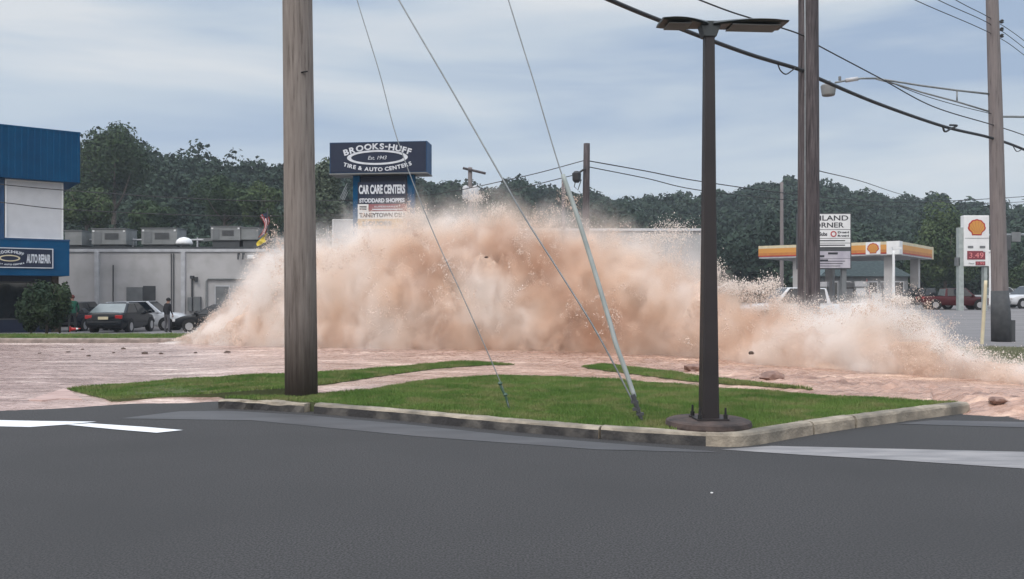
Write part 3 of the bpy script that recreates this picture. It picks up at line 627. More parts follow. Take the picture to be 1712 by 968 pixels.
# flag on a pole
fl = thing('flag', (X(447, 46), 46, .12), 0, 'red and white striped flag above a yellow one on a dark pole by the spray', 'flag')
mb = MB(); mb.tube([(0.12, 0, 0), (.06, 0, Z(420, 46)), (0, 0, Z(352, 46))], .035, 8); mb.build('flag_pole', M['dkgrey'], fl)
def cloth(name, z0, z1, w, mats, stripes, phase):
    mb = MB(); n = 14; mcol = 7
    vs = []
    for i in range(n + 1):
        for j in range(mcol + 1):
            t = i / n; u = j / mcol; vs.append((-.02 - u * w * (1 - .35 * math.sin(t * 3 + phase)) + .12 * math.sin(t * 4 + phase), .07 * math.sin(u * 7 + t * 3), z1 - (z1 - z0) * t - u * .25))
    fs = []; ms = []
    for i in range(n):
        for j in range(mcol): mb.f.append((i * 8 + j, i * 8 + j + 1, (i + 1) * 8 + j + 1, (i + 1) * 8 + j)); mb.m.append(stripes(i, j))
    mb.v = vs; mb.build(name, mats, fl, smooth=True)
cloth('striped_flag', Z(390, 46) - .12, Z(354, 46) - .12, .42, [M['redp'], M['white'], M['navy']], lambda i, j: 2 if i < 3 and j < 4 else j % 2, 0)
cloth('yellow_flag', Z(404, 46) - .12, Z(386, 46) - .12, .36, [M['yellow'], mat('flag_yellow', (.72, .55, .05), .7)], lambda i, j: 1, 2)

# ------------------------------------------------------------------ tall blue pylon sign
PY = 34
ps = thing('pylon_sign', (X(632, PY), PY, .1), R(-6), 'tall blue pylon sign with a wide navy tyre shop board above tenant panels', 'sign')
sw = (712 - 553) / F * PY / math.cos(R(6)) ; zt = Z(237, PY) - .1; zb = Z(289, PY) - .1
cxo = (X(632.5, PY) - X(632, PY))
mb = MB(); mb.b2(-sw / 2 - .08, sw / 2 + .08, -.0, .95, zb, zt); bd = mb.build('sign_box', M['blue_dk'], ps)
mb = MB(); mb.b2(-sw / 2 - .04, sw / 2 + .04, -.03, 0, zb + .04, zt - .03); bf = mb.build('sign_face', M['navy'], bd)
mb = MB(); mb.b2(-sw / 2 - .1, sw / 2 + .1, -.04, .97, zb - .05, zb); mb.build('sign_rim', M['mdgrey'], bd)
cz = (zb + zt) / 2 - .02
mb = MB(); k_ = PY / F
bow_text(mb, 'BROOKS-HUFF', .36, -.02, -.038, cz + .46, 1.42, .26, bold=.012)
bow_text(mb, 'TIRE & AUTO CENTERS', .235, -.02, -.038, cz - .475, 1.42, -.24, bold=.008)
text(mb, 'Est. 1943', .21, -.02, -.038, cz - .0, shear=.3)
mb.build('lettering', M['letter'], bf)
mb = MB(); ring(mb, -.02, -.045, -.032, cz + .01, 1.26, .30, .17, tz=.075); mb.build('tyre_emblem', M['letter'], bf)
pz0, pz1 = -.15, zb - .05
for s_, px in ((-1, 591), (1, 684)):
    q = (px - 632) / F * PY / math.cos(R(6)); mb = MB(); mb.b2(q - .14, q + .14, .32, .62, pz0, pz1); mb.build('post', M['blue'], ps)
def pan(name, y0, y1, m_, x0=595, x1=678, yo=.2, parent=None, d=.6):
    a_, b_ = [(p - 632) / F * PY / math.cos(R(6)) for p in (x0, x1)]; mb = MB(); mb.b2(a_, b_, yo, yo + d, Z(y1, PY) - .1, Z(y0, PY) - .1); return mb.build(name, m_, parent or ps), (a_ + b_) / 2, b_ - a_, (Z(y0, PY) + Z(y1, PY)) / 2 - .1, (y1 - y0) / F * PY
for (s, y0, y1, m_, tm, fw) in (('CAR CARE CENTERS', 303, 328, 'navy', 'letter', .95), ('STODDARD SHOPPES', 328.3, 340, 'navy', 'letter', .93), ('TANEYTOWN DELI', 352.6, 365, 'whitep', 'ink', .93)):
    o, cx_, w_, cz_, h_ = pan('tenant_panel', y0, y1, M[m_]); mb = MB(); text(mb, s, .3, cx_, .19, cz_, width=w_ * fw, height=h_ * .62, bold=.012); mb.build('lettering', M[tm], o)
o, cx_, w_, cz_, h_ = pan('tenant_panel', 340.3, 352.3, M['maroonp'], 613.5, 678)
mb = MB(); text(mb, 'SUPERMARKET', .12, cx_, .19, cz_ + h_ * .14, width=w_ * .7, height=h_ * .22); mb.build('lettering', M['letter'], o); mb = MB(); mb.b2(cx_ - w_ * .4, cx_ + w_ * .4, .19, .2, cz_ - h_ * .32, cz_ - h_ * .18); mb.build('text_line', M['letter'], o)
o, cx_, w_, cz_, h_ = pan('tenant_panel', 340.3, 352.3, M['whitep'], 595, 613.2)
for k in range(3): mb = MB(); mb.b2(cx_ - w_ * .33, cx_ + w_ * .33, .19, .2, cz_ + h_ * (-.3 + k * .22), cz_ + h_ * (-.18 + k * .22)); mb.build('text_line', M['ink'], o)
o, cx_, w_, cz_, h_ = pan('tenant_panel', 365.3, 382, mat('ochre_panel', (.55, .33, .07), .5, (.42, .27, .1), 6))
mb = MB(); text(mb, 'LIQUORS', .3, cx_ - w_ * .1, .19, cz_, width=w_ * .6, height=h_ * .55, bold=.02); mb.build('lettering', M['ink'], o)
pan('cross_panel', 290.5, 302.6, M['navy'], 597, 676, .45, d=.2)
pan('tenant_panel', 382.5, 420, M['navy'])

# ------------------------------------------------------------------ Ashland Corner sign
AY = 48
ash = thing('directory_sign', (X(1380, AY), AY, .3), R(-3), 'white shopping centre directory sign partly hidden behind the dark utility pole', 'sign')
def ax(px): return (px - 1380) / F * AY
def az(py): return Z(py, AY) - .3
mb = MB(); mb.b2(ax(1336), ax(1422.5), 0, .5, az(450), az(356)); bdy = mb.build('sign_box', M['dkgrey'], ash)
rows = [(358, 383.5, 'white'), (384.5, 398, 'white'), (399, 406, 'white'), (407, 413, 'white'), (420, 432, 'white'), (432.6, 448, 'white')]
for i, (y0, y1, m_) in enumerate(rows):
    mb = MB(); mb.b2(ax(1339), ax(1420.5), -.03, 0, az(y1), az(y0)); pn = mb.build('sign_panel', M['whitep'] if i < 4 else mat('faded_panel', (.5, .48, .52), .6, (.36, .34, .4), 1.5), bdy); mb = MB(); m2 = M['ink']
    c = (az(y0) + az(y1)) / 2; h_ = az(y0) - az(y1)
    if i == 0:
        text(mb, 'ASHLAND', .5, ax(1380), -.034, c + h_ * .24, width=ax(1417) - ax(1343), height=h_ * .34, bold=.008)
        text(mb, 'CORNER', .5, ax(1380), -.034, c - h_ * .22, width=ax(1410) - ax(1350), height=h_ * .34, bold=.008)
    elif i == 1:
        text(mb, 'Subs', .3, ax(1376), -.034, c, width=.45, height=h_ * .5, bold=.01); text(mb, 'Dental', .2, ax(1409), -.034, c + h_ * .2, width=.62, height=h_ * .26, bold=.01); text(mb, 'Rental', .2, ax(1409), -.034, c - h_ * .22, width=.62, height=h_ * .26, bold=.01)
        r_ = MB(); ring(r_, ax(1393), -.045, -.032, c, .17, .17, .06, 24); r_.build('round_logo', M['redp'], pn)
    elif i == 5:
        for k in range(3): m3_ = MB(); m3_.b2(ax(1345), ax(1404 + k * 4), -.036, -.03, c - h_ * .32 + k * h_ * .26, c - h_ * .25 + k * h_ * .26); m3_.build('text_line', m2, pn)
        mb.b2(ax(1366), ax(1384), -.04, -.03, c + h_ * .2, c + h_ * .42)
    elif i == 4: m3_ = MB(); m3_.b2(ax(1384), ax(1400), -.036, -.03, c + .02, c + .14); m3_.build('text_line', m2, pn); mb.b2(ax(1368), ax(1378), -.036, -.03, c - .14, c - .02)
    else: mb.b2(ax(1350), ax(1412), -.036, -.03, c - .03, c + .03)
    mb.build('lettering', m2, pn)
for px in (1348, 1412): mb = MB(); mb.b2(ax(px) - .12, ax(px) + .12, .1, .4, -.2, az(450)); mb.build('post', M['mdgrey'], ash)

# ------------------------------------------------------------------ fuel station
def pecten(parent, cx, y, cz, r, name='shell_emblem'):
    out = []; n = 7
    for i in range(n):           # scalloped fan
        a0 = R(200 - 220 * i / n); a1 = R(200 - 220 * (i + 1) / n)
        for k in range(5):
            a_ = a0 + (a1 - a0) * k / 5; rr = r * (1 + .07 * math.sin(math.pi * k / 5)); out.append((cx + rr * math.cos(a_), cz + rr * .95 * math.sin(a_)))
    out += [(cx + r * .94, cz - r * .34), (cx + r * .62, cz - r * .62), (cx + r * .56, cz - r * .92), (cx - r * .56, cz - r * .92), (cx - r * .62, cz - r * .62), (cx - r * .94, cz - r * .34)]
    mb = MB(); mb.xz(out, y - .02, y); a_ = mb.build(name, M['redp'], parent)
    inn = [(cx + (p[0] - cx) * .84, cz + (p[1] - cz) * .84) for p in out]; mb = MB(); mb.xz(inn, y - .035, y - .02); b_ = mb.build('shell_field', M['yellow'], a_)
    mb = MB()
    for i in range(1, n):
        a0 = R(200 - 220 * i / n); p0 = (cx + .10 * (i - n / 2) * r, cz - r * .6); p1 = (cx + r * .78 * math.cos(a0), cz + r * .78 * math.sin(a0)); dx, dz = p1[0] - p0[0], p1[1] - p0[1]; l = math.hypot(dx, dz); nx1, nz1 = -dz / l * r * .022, dx / l * r * .022
        mb.xz([(p0[0] - nx1, p0[1] - nz1), (p1[0] - nx1, p1[1] - nz1), (p1[0] + nx1, p1[1] + nz1), (p0[0] + nx1, p0[1] + nz1)], y - .045, y - .035)
    mb.build('ribs', M['orange'], b_)
CYK = 65; cz0 = .54
cpx = X(1503, CYK)
cn = thing('station_canopy', (cpx, CYK, cz0), math.atan2(-7, 8.8), 'yellow and white filling station canopy on square columns', 'canopy')
# local x runs towards the far left end as negative, local y away
ln = math.hypot(8.8, 7); ztc = Z(403, CYK) - cz0; zbc = Z(426, CYK) - cz0; dpt = 11.4
mb = MB(); mb.b2(-ln, 0, 0, dpt, zbc, ztc); mb.build('roof_deck', M['trim'], cn)
h_ = ztc - zbc
for nm, f0, f1, m_ in (('cream_band', .78, 1.0, 'cream'), ('yellow_band', .42, .78, 'yellow'), ('orange_band', .2, .42, 'orange'), ('red_band', .12, .2, 'redp')):
    mb = MB(); mb.b2(-ln - .03, -.9, -.04, 0, zbc + h_ * f0, zbc + h_ * f1); mb.b2(0, .04, .9, dpt + .04, zbc + h_ * f0, zbc + h_ * f1); mb.build(nm, M[m_], cn)
mb = MB(); mb.b2(-.9, .05, -.05, .0, zbc + .05, ztc + .02); mb.b2(0, .05, 0, .9, zbc + .05, ztc + .02); mb.build('corner_panel', M['whitep'], cn)
mb = MB(); mb.b2(0, .06, dpt - .4, dpt + .05, zbc, ztc + .02); mb.build('end_panel', M['cream'], cn)
t_ = 0.0
def canx(px):  # local x on the front face for a pixel column
    r_ = (px - 856) / F; ux, uy = 8.8 / ln, -7 / ln; return (r_ * CYK - cpx) / (ux - r_ * uy)
lx = canx(1460); mb = MB(); mb.b2(lx - .55, lx + .55, -.07, -.04, zbc + .08, ztc - .0); eb = mb.build('emblem_panel', M['whitep'], cn); pecten(eb, lx, -.07, (zbc + ztc) / 2 + .02, .42)
for (lx, ly) in ((-1.0, 1.2), (-8.3, 1.2), (-1.0, 9.5), (-8.3, 9.5)):
    mb = MB(); mb.b2(lx - .33, lx + .33, ly - .33, ly + .33, -.1, zbc); mb.build('column', M['wallg'], cn)
for (lx, ly, n_) in ((-3.2, 1.6, 'fuel pump nearest the canopy corner column'), (-6.4, 1.6, 'fuel pump near the left front canopy column'), (-3.2, 9.2, 'rear fuel pump on the right under the canopy'), (-6.4, 9.2, 'rear fuel pump on the left under the canopy')):
    w_ = Matrix.Rotation(math.atan2(-7, 8.8), 4, 'Z') @ Vector((lx, ly, 0)); pm = thing('fuel_pump', (cpx + w_.x, CYK + w_.y, cz0), math.atan2(-7, 8.8), n_, 'fuel pump', 'fuel pumps under the canopy')
    mb = MB(); mb.b2(-.45, .45, -.28, .28, -.05, 1.75); hs = mb.build('housing', M['mdgrey'], pm, bevel=.03)
    mb = MB(); mb.b2(-.36, .36, -.31, -.28, 1.0, 1.6); mb.build('display', M['white'], pm); mb = MB(); mb.b2(-.48, .48, -.3, .3, 1.75, 2.15); mb.build('topper', M['trim'], pm)
    mb = MB(); mb.tube([(.47, 0, 1.2), (.62, -.1, .9), (.6, -.2, .45), (.48, -.2, .3)], .025, 6); mb.build('hose', M['black'], pm)
# shop behind the pumps
st = thing('station_shop', (X(1370, 84), 84, .4), 0, 'low gabled filling station shop with a blue grey roof behind the canopy', 'building')
def sx(px): return X(px, 84) - X(1370, 84)
def szz(py): return Z(py, 84) - .4
mb = MB(); mb.b2(sx(1375), sx(1518), 0, 8, -.4, szz(462)); mb.build('wall', M['mdgrey'], st)
mb = MB(); mb.xz([(sx(1368), szz(462)), (sx(1400), szz(432)), (sx(1465), szz(431)), (sx(1524), szz(462))], -.4, 8.4); mb.build('roof', mat('slate_roof', (.10, .14, .15), .8, (.07, .1, .11), 3, stretch=(1, 1, 5)), st)
for px0 in range(1384, 1500, 22):
    mb = MB(); mb.b2(sx(px0), sx(px0 + 17), -.06, 0, .5, szz(470)); w_ = mb.build('window', M['trim'], st); mb = MB(); mb.b2(sx(px0 + 1.5), sx(px0 + 15.5), -.09, -.06, .7, szz(472)); mb.build('pane', M['glass'], w_)
um = thing('folded_parasol', (X(1449, 70), 70, .5), 0, 'folded pink and red parasol standing by the pumps', 'parasol')
mb = MB(); mb.tube([(0, 0, 0), (0, 0, 2.5)], .03, 6); mb.build('pole', M['trim'], um); mb = MB(); mb.lathe((0, 0, 0), [(.30, .6), (.26, 1.2), (.14, 2.0), (.02, 2.5)], 10); mb.build('cloth', mat('pink_cloth', (.55, .16, .17), .8, (.6, .5, .5), 3), um)
wb = thing('advert_board', (X(1466, 68), 68, .5), 0, 'white standing advert board beside the folded parasol', 'sign')
mb = MB(); mb.b2(-.4, .4, 0, .06, .25, 1.25); mb.build('board', M['whitep'], wb)
for s_ in (-1, 1): mb = MB(); mb.b2(s_ * .36 - .03, s_ * .36 + .03, -.02, .2, -.02, .25); mb.build('leg', M['mdgrey'], wb)
# tall station price sign
SY = 58
ss = thing('price_sign', (X(1633, SY), SY, .5), 0, 'tall white fuel price sign with a yellow and red shell', 'sign')
def qx(px): return X(px, SY) - X(1633, SY)
def qz(py): return Z(py, SY) - .5
mb = MB(); mb.b2(qx(1612), qx(1654), 0, .5, qz(445), qz(360)); sb_ = mb.build('sign_box', M['whitep'], ss, bevel=.03)
pecten(sb_, qx(1633), -.0, qz(380.5), .58)
mb = MB(); mb.b2(qx(1613), qx(1653), -.012, 0, qz(398.6), qz(397.8)); mb.build('seam', M['mdgrey'], sb_)
for (y0, y1, x0_, x1_, s, m_) in ((404, 411, 1618, 1647, 'Regular', 'mdgrey'), (419.5, 434, 1617, 1647, '3.49', 'redp'), (437, 443.5, 1631, 1647, '3.99', 'redp')):
    mb = MB()
    if s == 'Regular':
        mb.b2(qx(1618), qx(1627), -.02, 0, qz(415), qz(411)); mb.build('price_label', M['mdgrey'], sb_); mb = MB(); mb.b2(qx(1638), qx(1647), -.02, 0, qz(415), qz(411)); mb.build('price_label', M['mdgrey'], sb_); continue
    mb.b2(qx(x0_), qx(x1_), -.02, 0, qz(y1), qz(y0)); pn = mb.build('price_panel', M['maroonp'], sb_)
    mb = MB(); text(mb, s, .4, qx((x0_ + x1_) / 2), -.024, qz((y0 + y1) / 2), width=(qx(x1_) - qx(x0_)) * .8, height=(qz(y0) - qz(y1)) * .6); mb.build('price_digits', mat('digit_red', (.75, .25, .25), .5), pn)
mb = MB(); text(mb, 'Diesel', .12, qx(1624), -.01, qz(440.5), width=.36, height=.1); mb.build('price_label', M['mdgrey'], sb_)
for px, yt in ((1608.5, 380), (1649.5, 446)):
    mb = MB(); mb.b2(qx(px) - (.17 if px < 1620 else .11), qx(px) + (.17 if px < 1620 else .11), .1, .45, -.3, qz(yt)); mb.build('post', M['guard'], ss)
mb = MB(); mb.b2(qx(1602), qx(1606), .1, .5, qz(444), qz(430)); mb.build('meter_box', M['mdgrey'], ss)

def post(name, px, pyt, pyb, Y, r0, r1, m_, label, cat='pole', group=None, extra=None, lean=0, zb=None):
    zb = Z(pyb, Y) if zb is None else zb; h_ = Z(pyt, Y) - zb; o = thing(name, (X(px, Y), Y, zb), 0, label, cat, group)
    mb = MB(); n = 14; pts = []; rs = []
    for i in range(n + 1):
        t = i / n; pts.append((lean * t + .015 * mn.noise(Vector((px, t * 3, 0))), .015 * mn.noise(Vector((px, t * 3, 7))), -.15 + (h_ + .15) * t)); rs.append((r0 + (r1 - r0) * t) * (1 + .012 * mn.noise(Vector((t * 9, px, 2)))))
    mb.tube(pts, rs, 20); mb.build('shaft', m_, o, smooth=True); return o
lp = post('white_light_post', 1655, 421, 510, 52, .07, .05, M['whitep'], 'thin white light post just left of the grey utility pole', 'post')
mb = MB(); mb.b2(-.35, .25, -.1, .1, Z(421, 52) - Z(510, 52), Z(418, 52) - Z(510, 52)); mb.build('head', M['whitep'], lp)
lp2 = post('station_light_post', 1494, 418, 515, 57, .1, .08, M['whitep'], 'slim white light post in front of the canopy corner column', 'post')
mb = MB(); mb.b2(-.1, .5, -.1, .1, Z(417, 57) - Z(515, 57), Z(413, 57) - Z(515, 57)); mb.build('head', M['whitep'], lp2)
mk = post('marker_post', 1641, 469, 581, 27, .055, .05, M['cream'], 'leaning cream marker post on the grass in front of the car park', 'post', lean=X(1648, 27) - X(1641, 27))

# ------------------------------------------------------------------ utility poles
pl1 = post('utility_pole', 504, -1250, 661, 13.2, .255, .185, M['wood'], 'thick weathered grey utility pole standing on the grass island', 'utility pole', 'wooden utility poles', zb=.15, lean=-.18)
mb = MB(); mb.tube([(.05, -.212, 5.02), (.09, -.216, 5.03), (.15, -.205, 5.04)], .012, 5); mb.build('weather_crack', M['black'], pl1)
pl2 = post('utility_pole', 1352, -250, 655, 20.5, .27, .22, M['wood2'], 'dark split utility pole rising out of the spray', 'utility pole', 'wooden utility poles', zb=0, lean=-.01)
mb = MB(); mb.tube([(-.17, -.235, 0.1), (-.17, -.228, 4), (-.16, -.21, 7.5), (-.16, -.19, 9.5)], .016, 8); mb.build('conduit', M['steel'], pl2, smooth=True)
pl3 = post('utility_pole', 1674, -160, 577, 28.5, .27, .17, M['wood3'], 'leaning grey utility pole with a long street light arm', 'utility pole', 'wooden utility poles', zb=.08, lean=X(1660, 28.5) - X(1674, 28.5) - .1)
mb = MB(); mb.tube([(0, 0, 0), (-.02, 0, 1.0), (-.05, 0, 1.75)], [.31, .30, .27], 20); mb.build('dark_sleeve', mat('dark_butt_wrap', (.045, .05, .055), .8, (.07, .075, .08), 5), pl3, smooth=True)
mb = MB(); mb.b2(.28, .42, -.1, .15, 0, .75); mb.build('meter_box', M['dkgrey'], pl3)
# street light on the right pole
Yp = 28.5
def lp3(px, py, Y=Yp): v = P(px, py, Y); return (v.x - pl3.location.x, v.y - pl3.location.y, v.z - pl3.location.z)
mb = MB(); mb.tube([lp3(1662, 158), lp3(1600, 151), lp3(1540, 143), lp3(1490, 135), lp3(1465, 131)], .035, 8); mb.tube([lp3(1662, 189), lp3(1600, 170), lp3(1540, 154), lp3(1500, 141), lp3(1465, 132)], .03, 8); mb.tube([lp3(1600, 152), lp3(1600, 170)], .025, 6)
mb.tube([lp3(1465, 131), lp3(1440, 131), lp3(1412, 135), lp3(1396, 138)], .035, 8); mb.build('light_arm', M['steel'], pl3, smooth=True)
mb = MB(); mb.tube([lp3(1434, 131.5), lp3(1414, 134.5)], .07, 10); mb.build('arm_sleeve', M['trim'], pl3, smooth=True)
mb = MB(); c = lp3(1385, 150); mb.lathe((c[0], c[1], c[2] - .2), [(.15, .03), (.2, 0), (.215, .03), (.255, .33), (.23, .37), (.1, .40), (.07, .5)], 18); mb.build('luminaire', M['hvac'], pl3)
mb = MB(); mb.tube([lp3(1404, 128), lp3(1404, 134)], .05, 8); mb.build('photocell', M['mdgrey'], pl3)
mb = MB(); mb.tube([lp3(1670, 195), lp3(1690, 195), lp3(1760, 196)], .04, 6); mb.build('rear_arm', M['steel'], pl3)
for py in (36, 49, 60):
    mb = MB(); c = lp3(1673, py); mb.tube([lp3(1666, py), c], .03, 6); mb.lathe((c[0] + .04, c[1], c[2] - .06), [(.03, 0), (.07, .03), (.04, .06), (.07, .09), (.03, .13)], 10); mb.build('insulator', M['dkgrey'], pl3)
pl4 = post('utility_pole', 977, 240, 600, 37, .19, .14, M['wood2'], 'slim dark utility pole in the middle distance behind the splash', 'utility pole', 'wooden utility poles', zb=.1, lean=X(981, 37) - X(977, 37))
mb = MB(); a_ = lambda px, py: tuple(P(px, py, 36.8) - pl4.location)
mb.tube([a_(966, 290), a_(978, 282)], .05, 6); mb.lathe(tuple(Vector(a_(964, 292)) - Vector((0, 0, .35))), [(.1, 0), (.18, .1), (.2, .4), (.1, .5)], 10); mb.tube([a_(964, 296), a_(960, 312), a_(966, 318), a_(972, 300)], .02, 5); mb.build('cable_closure', M['wire'], pl4)
pl5 = post('utility_pole', 786, 280, 480, 56, .19, .14, M['wood3'], 'distant utility pole with a tilted crossarm and three pale transformers', 'utility pole', 'wooden utility poles', zb=.2)
a_ = lambda px, py: tuple(P(px, py, 55.8) - pl5.location)
mb = MB(); mb.tube([a_(774, 281), a_(812, 290)], .09, 6); mb.build('crossarm', M['wood2'], pl5)
for px, py in ((779, 322), (795, 322), (788, 326)):
    mb = MB(); q = a_(px, py + 11); mb.lathe((q[0], q[1] - .2, q[2]), [(.2, 0), (.22, .05), (.22, .75), (.15, .85), (.04, .9)], 14); mb.build('transformer', M['trim'], pl5, smooth=True)
post('utility_pole', 1307, 305, 500, 88, .22, .16, M['wood3'], 'far grey utility pole standing behind the left end of the canopy', 'utility pole', 'wooden utility poles', zb=.3)
post('utility_pole', 942, 292, 500, 58, .17, .12, M['wood3'], 'faint thin utility pole just left of the guy wire guard', 'utility pole', 'wooden utility poles', zb=.3)

def cr_spline(p, k=10):
    p = [Vector(q) for q in p]; p = [p[0] * 2 - p[1]] + p + [p[-1] * 2 - p[-2]]; o = []
    for i in range(1, len(p) - 2):
        for j in range(k):
            t = j / k; a0, a1, a2, a3 = p[i - 1:i + 3]
            o.append(.5 * ((2 * a1) + (a2 - a0) * t + (2 * a0 - 5 * a1 + 4 * a2 - a3) * t * t + (3 * a1 - a0 - 3 * a2 + a3) * t ** 3))
    o.append(p[-2]); return o
def wire(pts, r, label, m_=None, name='overhead_cable', cat='cable', group='overhead cables', n=6):
    mb = MB(); mb.tube(cr_spline([P(*q) for q in pts]), r, n); o = mb.build(name, m_ or M['wire'], smooth=True); tag(o, label, cat, group); return o
ow = wire([(500, -255, 13.2), (760, -115, 14.6), (1020, 0, 16.3), (1105, 35, 17.2), (1190, 68, 18.3), (1260, 93, 19.3), (1336, 116, 20.25), (1370, 132, 20.8), (1470, 174, 23), (1580, 212, 26), (1655, 230, 28.2), (1712, 250, 30.5), (1800, 290, 34)], .045, 'thickest black cable sloping down past the lamp head to the right pole')
wire([(500, -300, 13.2), (830, -140, 15.6), (1170, 0, 18), (1260, 32, 19.2), (1337, 57, 20.2), (1368, 76, 20.9), (1470, 130, 23.5), (1560, 178, 26), (1657, 208, 28.2), (1712, 226, 31), (1800, 260, 35)], .017, 'thin cable running just above the thickest cable')
for i, (x0_, y1, yb, l) in enumerate(((1530, 55, 92, 'lowest'), (1569, 40, 80, 'middle'), (1598, 30, 68, 'uppermost'))):
    wire([(1352, -118 - i * 34, 20.5), (1440, -48 - i * 22, 22.6), (x0_, 0, 24.6 + i * .8), (1655, y1, 28.3), (1712, yb, 32), (1800, yb + 75, 37)], .012, l + ' of the three thin wires at the top right corner')
wire([(1480, 134, 27.5), (1540, 158, 27.8), (1600, 176, 28), (1657, 190, 28.4)], .012, 'short slack wire under the street light arm')
wire([(-160, 290, 33), (0, 308, 33.5), (110, 318, 34), (300, 331, 35), (480, 336, 35.5), (700, 328, 36), (870, 296, 36.8), (978, 268, 37)], .02, 'upper of the two cables from the blue shop to the slim middle pole')
wire([(-160, 322, 33), (0, 338, 33.5), (110, 350, 34), (300, 359, 35), (480, 361, 35.5), (700, 352, 36), (840, 322, 36.7), (966, 291, 37)], .02, 'lower of the two cables from the blue shop to the slim middle pole')
wire([(979, 268, 37), (1080, 286, 39), (1170, 303, 41), (1340, 326, 45), (1500, 338, 50), (1660, 332, 57), (1800, 322, 62)], .025, 'upper of the two cables from the slim middle pole to the right edge')
wire([(979, 278, 37), (1080, 298, 39), (1170, 318, 41), (1340, 336, 45), (1500, 345, 50), (1660, 340, 57), (1800, 332, 62)], .022, 'lower of the two cables from the slim middle pole to the right edge')
wire([(1352, 278, 20.6), (1371, 286, 24), (1440, 303, 32), (1520, 328, 44), (1600, 340, 56)], .014, 'faint wire dropping from the dark split pole towards the hills')
# splice loop and closure on the thick cable
sp1 = wire([(1300, 106, 19.8), (1305, 118, 19.8), (1314, 124, 19.8), (1324, 118, 20), (1330, 113, 20.1)], .016, 'drooping splice loop just left of the dark split pole', name='splice_loop', cat='cable loop', group='loops on the thick cable')
wire([(1576, 211, 25.9), (1580, 220, 25.9), (1590, 215, 26.2), (1600, 210, 26.5), (1588, 209, 26.2)], .03, 'black cable loop hanging midway between the two right poles', name='splice_loop', cat='cable loop', group='loops on the thick cable')
wire([(1693, 243, 29.8), (1700, 253, 29.9), (1710, 249, 30.3)], .016, 'small cable loop right of the grey pole', name='splice_loop', cat='cable loop', group='loops on the thick cable')
# guy wires
def guy(pts, r, label, anchor, guard=None):
    o = thing('guy_wire', G(*anchor, .16), 0, label, 'guy wire', 'guy wires staying the near pole'); base = Vector(o.location)
    mb = MB(); mb.tube([p - base for p in cr_spline([P(*q) for q in pts], 6)], r, 6); mb.build('strand', M['steel'], o, smooth=True)
    if guard:
        mb = MB(); gp = [P(*q) - base for q in guard]; mb.tube(cr_spline(gp, 5), .030, 10); mb.build('guard_tube', M['guard'], o, smooth=True)
    return o, base
gy1, b1 = guy([(502, -330, 13.0), (560, -130, 12.75), (597, 0, 12.6), (634, 120, 12.45), (665, 235, 12.3), (720, 378, 12.05), (778, 505, 11.85), (835, 635, 11.65), (852, 683, 11.6)], .008, 'thin guy wire on the left that ends in the grass with a turnbuckle', (852, 683))
mb = MB(); q = lambda px, py: P(px, py, 11.62) - b1
mb.tube([q(834, 638), q(838, 648), q(846, 664), q(851, 684)], [.014, .02, .02, .014], 6)
for pt in ((836, 641), (845, 660)): c = q(*pt); mb.lathe((c.x, c.y, c.z - .02), [(.02, 0), (.035, .02), (.02, .045)], 8)
mb.build('turnbuckle', mat('green_steel', (.06, .12, .08), .5), gy1)
gy2, b2_ = guy([(502, -300, 13.0), (585, -145, 12.5), (667, 0, 12.1), (752, 145, 11.7), (835, 290, 11.3), (880, 368, 11.1), (940, 462, 10.85), (1000, 560, 10.6), (1068, 690, 10.42)], .011, 'middle guy wire crossing the splash to the double ground anchor', (1072, 705))
gy3, b3 = guy([(500, -1120, 13.0), (680, -555, 12.2), (850, 0, 11.4), (893, 138, 11.2), (937, 285, 11.0), (1000, 470, 10.75), (1060, 665, 10.5), (1072, 700, 10.42)], .009, 'right guy wire sheathed in a long pale guard tube', (1074, 705),
              guard=[(941, 292, 11.0), (962, 352, 10.9), (990, 440, 10.8), (1020, 540, 10.65), (1030, 576, 10.6), (1046, 620, 10.55), (1061, 664, 10.5)])
mb = MB(); q = lambda px, py: P(px, py, 10.44) - b3
mb.tube([q(1058, 660), q(1064, 678), q(1074, 706)], [.028, .03, .022], 8)
for pt in ((1061, 672), (1064, 684), (1070, 692)): c = q(*pt); mb.box(c, (.09, .05, .035))
mb.build('anchor_clamp', M['dkgrey'], gy3)

# ------------------------------------------------------------------ the lamp post
LY = 10.1
lm = thing('lamp_post', (X(1185, LY), LY, .15), R(4), 'dark bronze twin-headed lamp post on a round concrete footing', 'lamp post')
mb = MB(); mb.lathe((0, .02, -.1), [(.50, 0), (.515, .12), (.50, .165), (.46, .18), (.2, .185)], 40); ft = mb.build('concrete_footing', mat('rusty_concrete', (.085, .060, .052), .9, (.030, .023, .022), 6, bump=.01, bscale=20), lm, smooth=False)
hL = Z(60, LY) - .15
mb = MB()
for (w_, z_) in ((.112, .08), (.112, .3), (.083, hL)): pass
prof = [(.103, .08), (.099, .4), (.076, 2.3), (.058, hL)]
vs = []
for w_, z_ in prof:
    c_ = w_ * .82
    for x_, y_ in ((-w_, -c_), (-c_, -w_), (c_, -w_), (w_, -c_), (w_, c_), (c_, w_), (-c_, w_), (-w_, c_)): vs.append((x_, y_, z_))
fs = [tuple(i * 8 + k for k in (j, (j + 1) % 8, (j + 1) % 8 + 8, j + 8)) for i in range(3) for j in range(8)] + [tuple(range(24, 32))]
mb.add(vs, fs); mb.build('pole', M['lamp'], lm)
mb = MB(); mb.b2(-.19, .19, -.19, .19, .082, .105); mb.build('base_plate', M['lamp'], lm)
for x_ in (-.155, .155):
    for y_ in (-.155, .155): mb = MB(); mb.lathe((x_, y_, .105), [(.026, 0), (.026, .05), (.015, .05), (.012, .13)], 8); mb.build('anchor_bolt', M['black'], lm)
mb = MB(); hz_ = hL
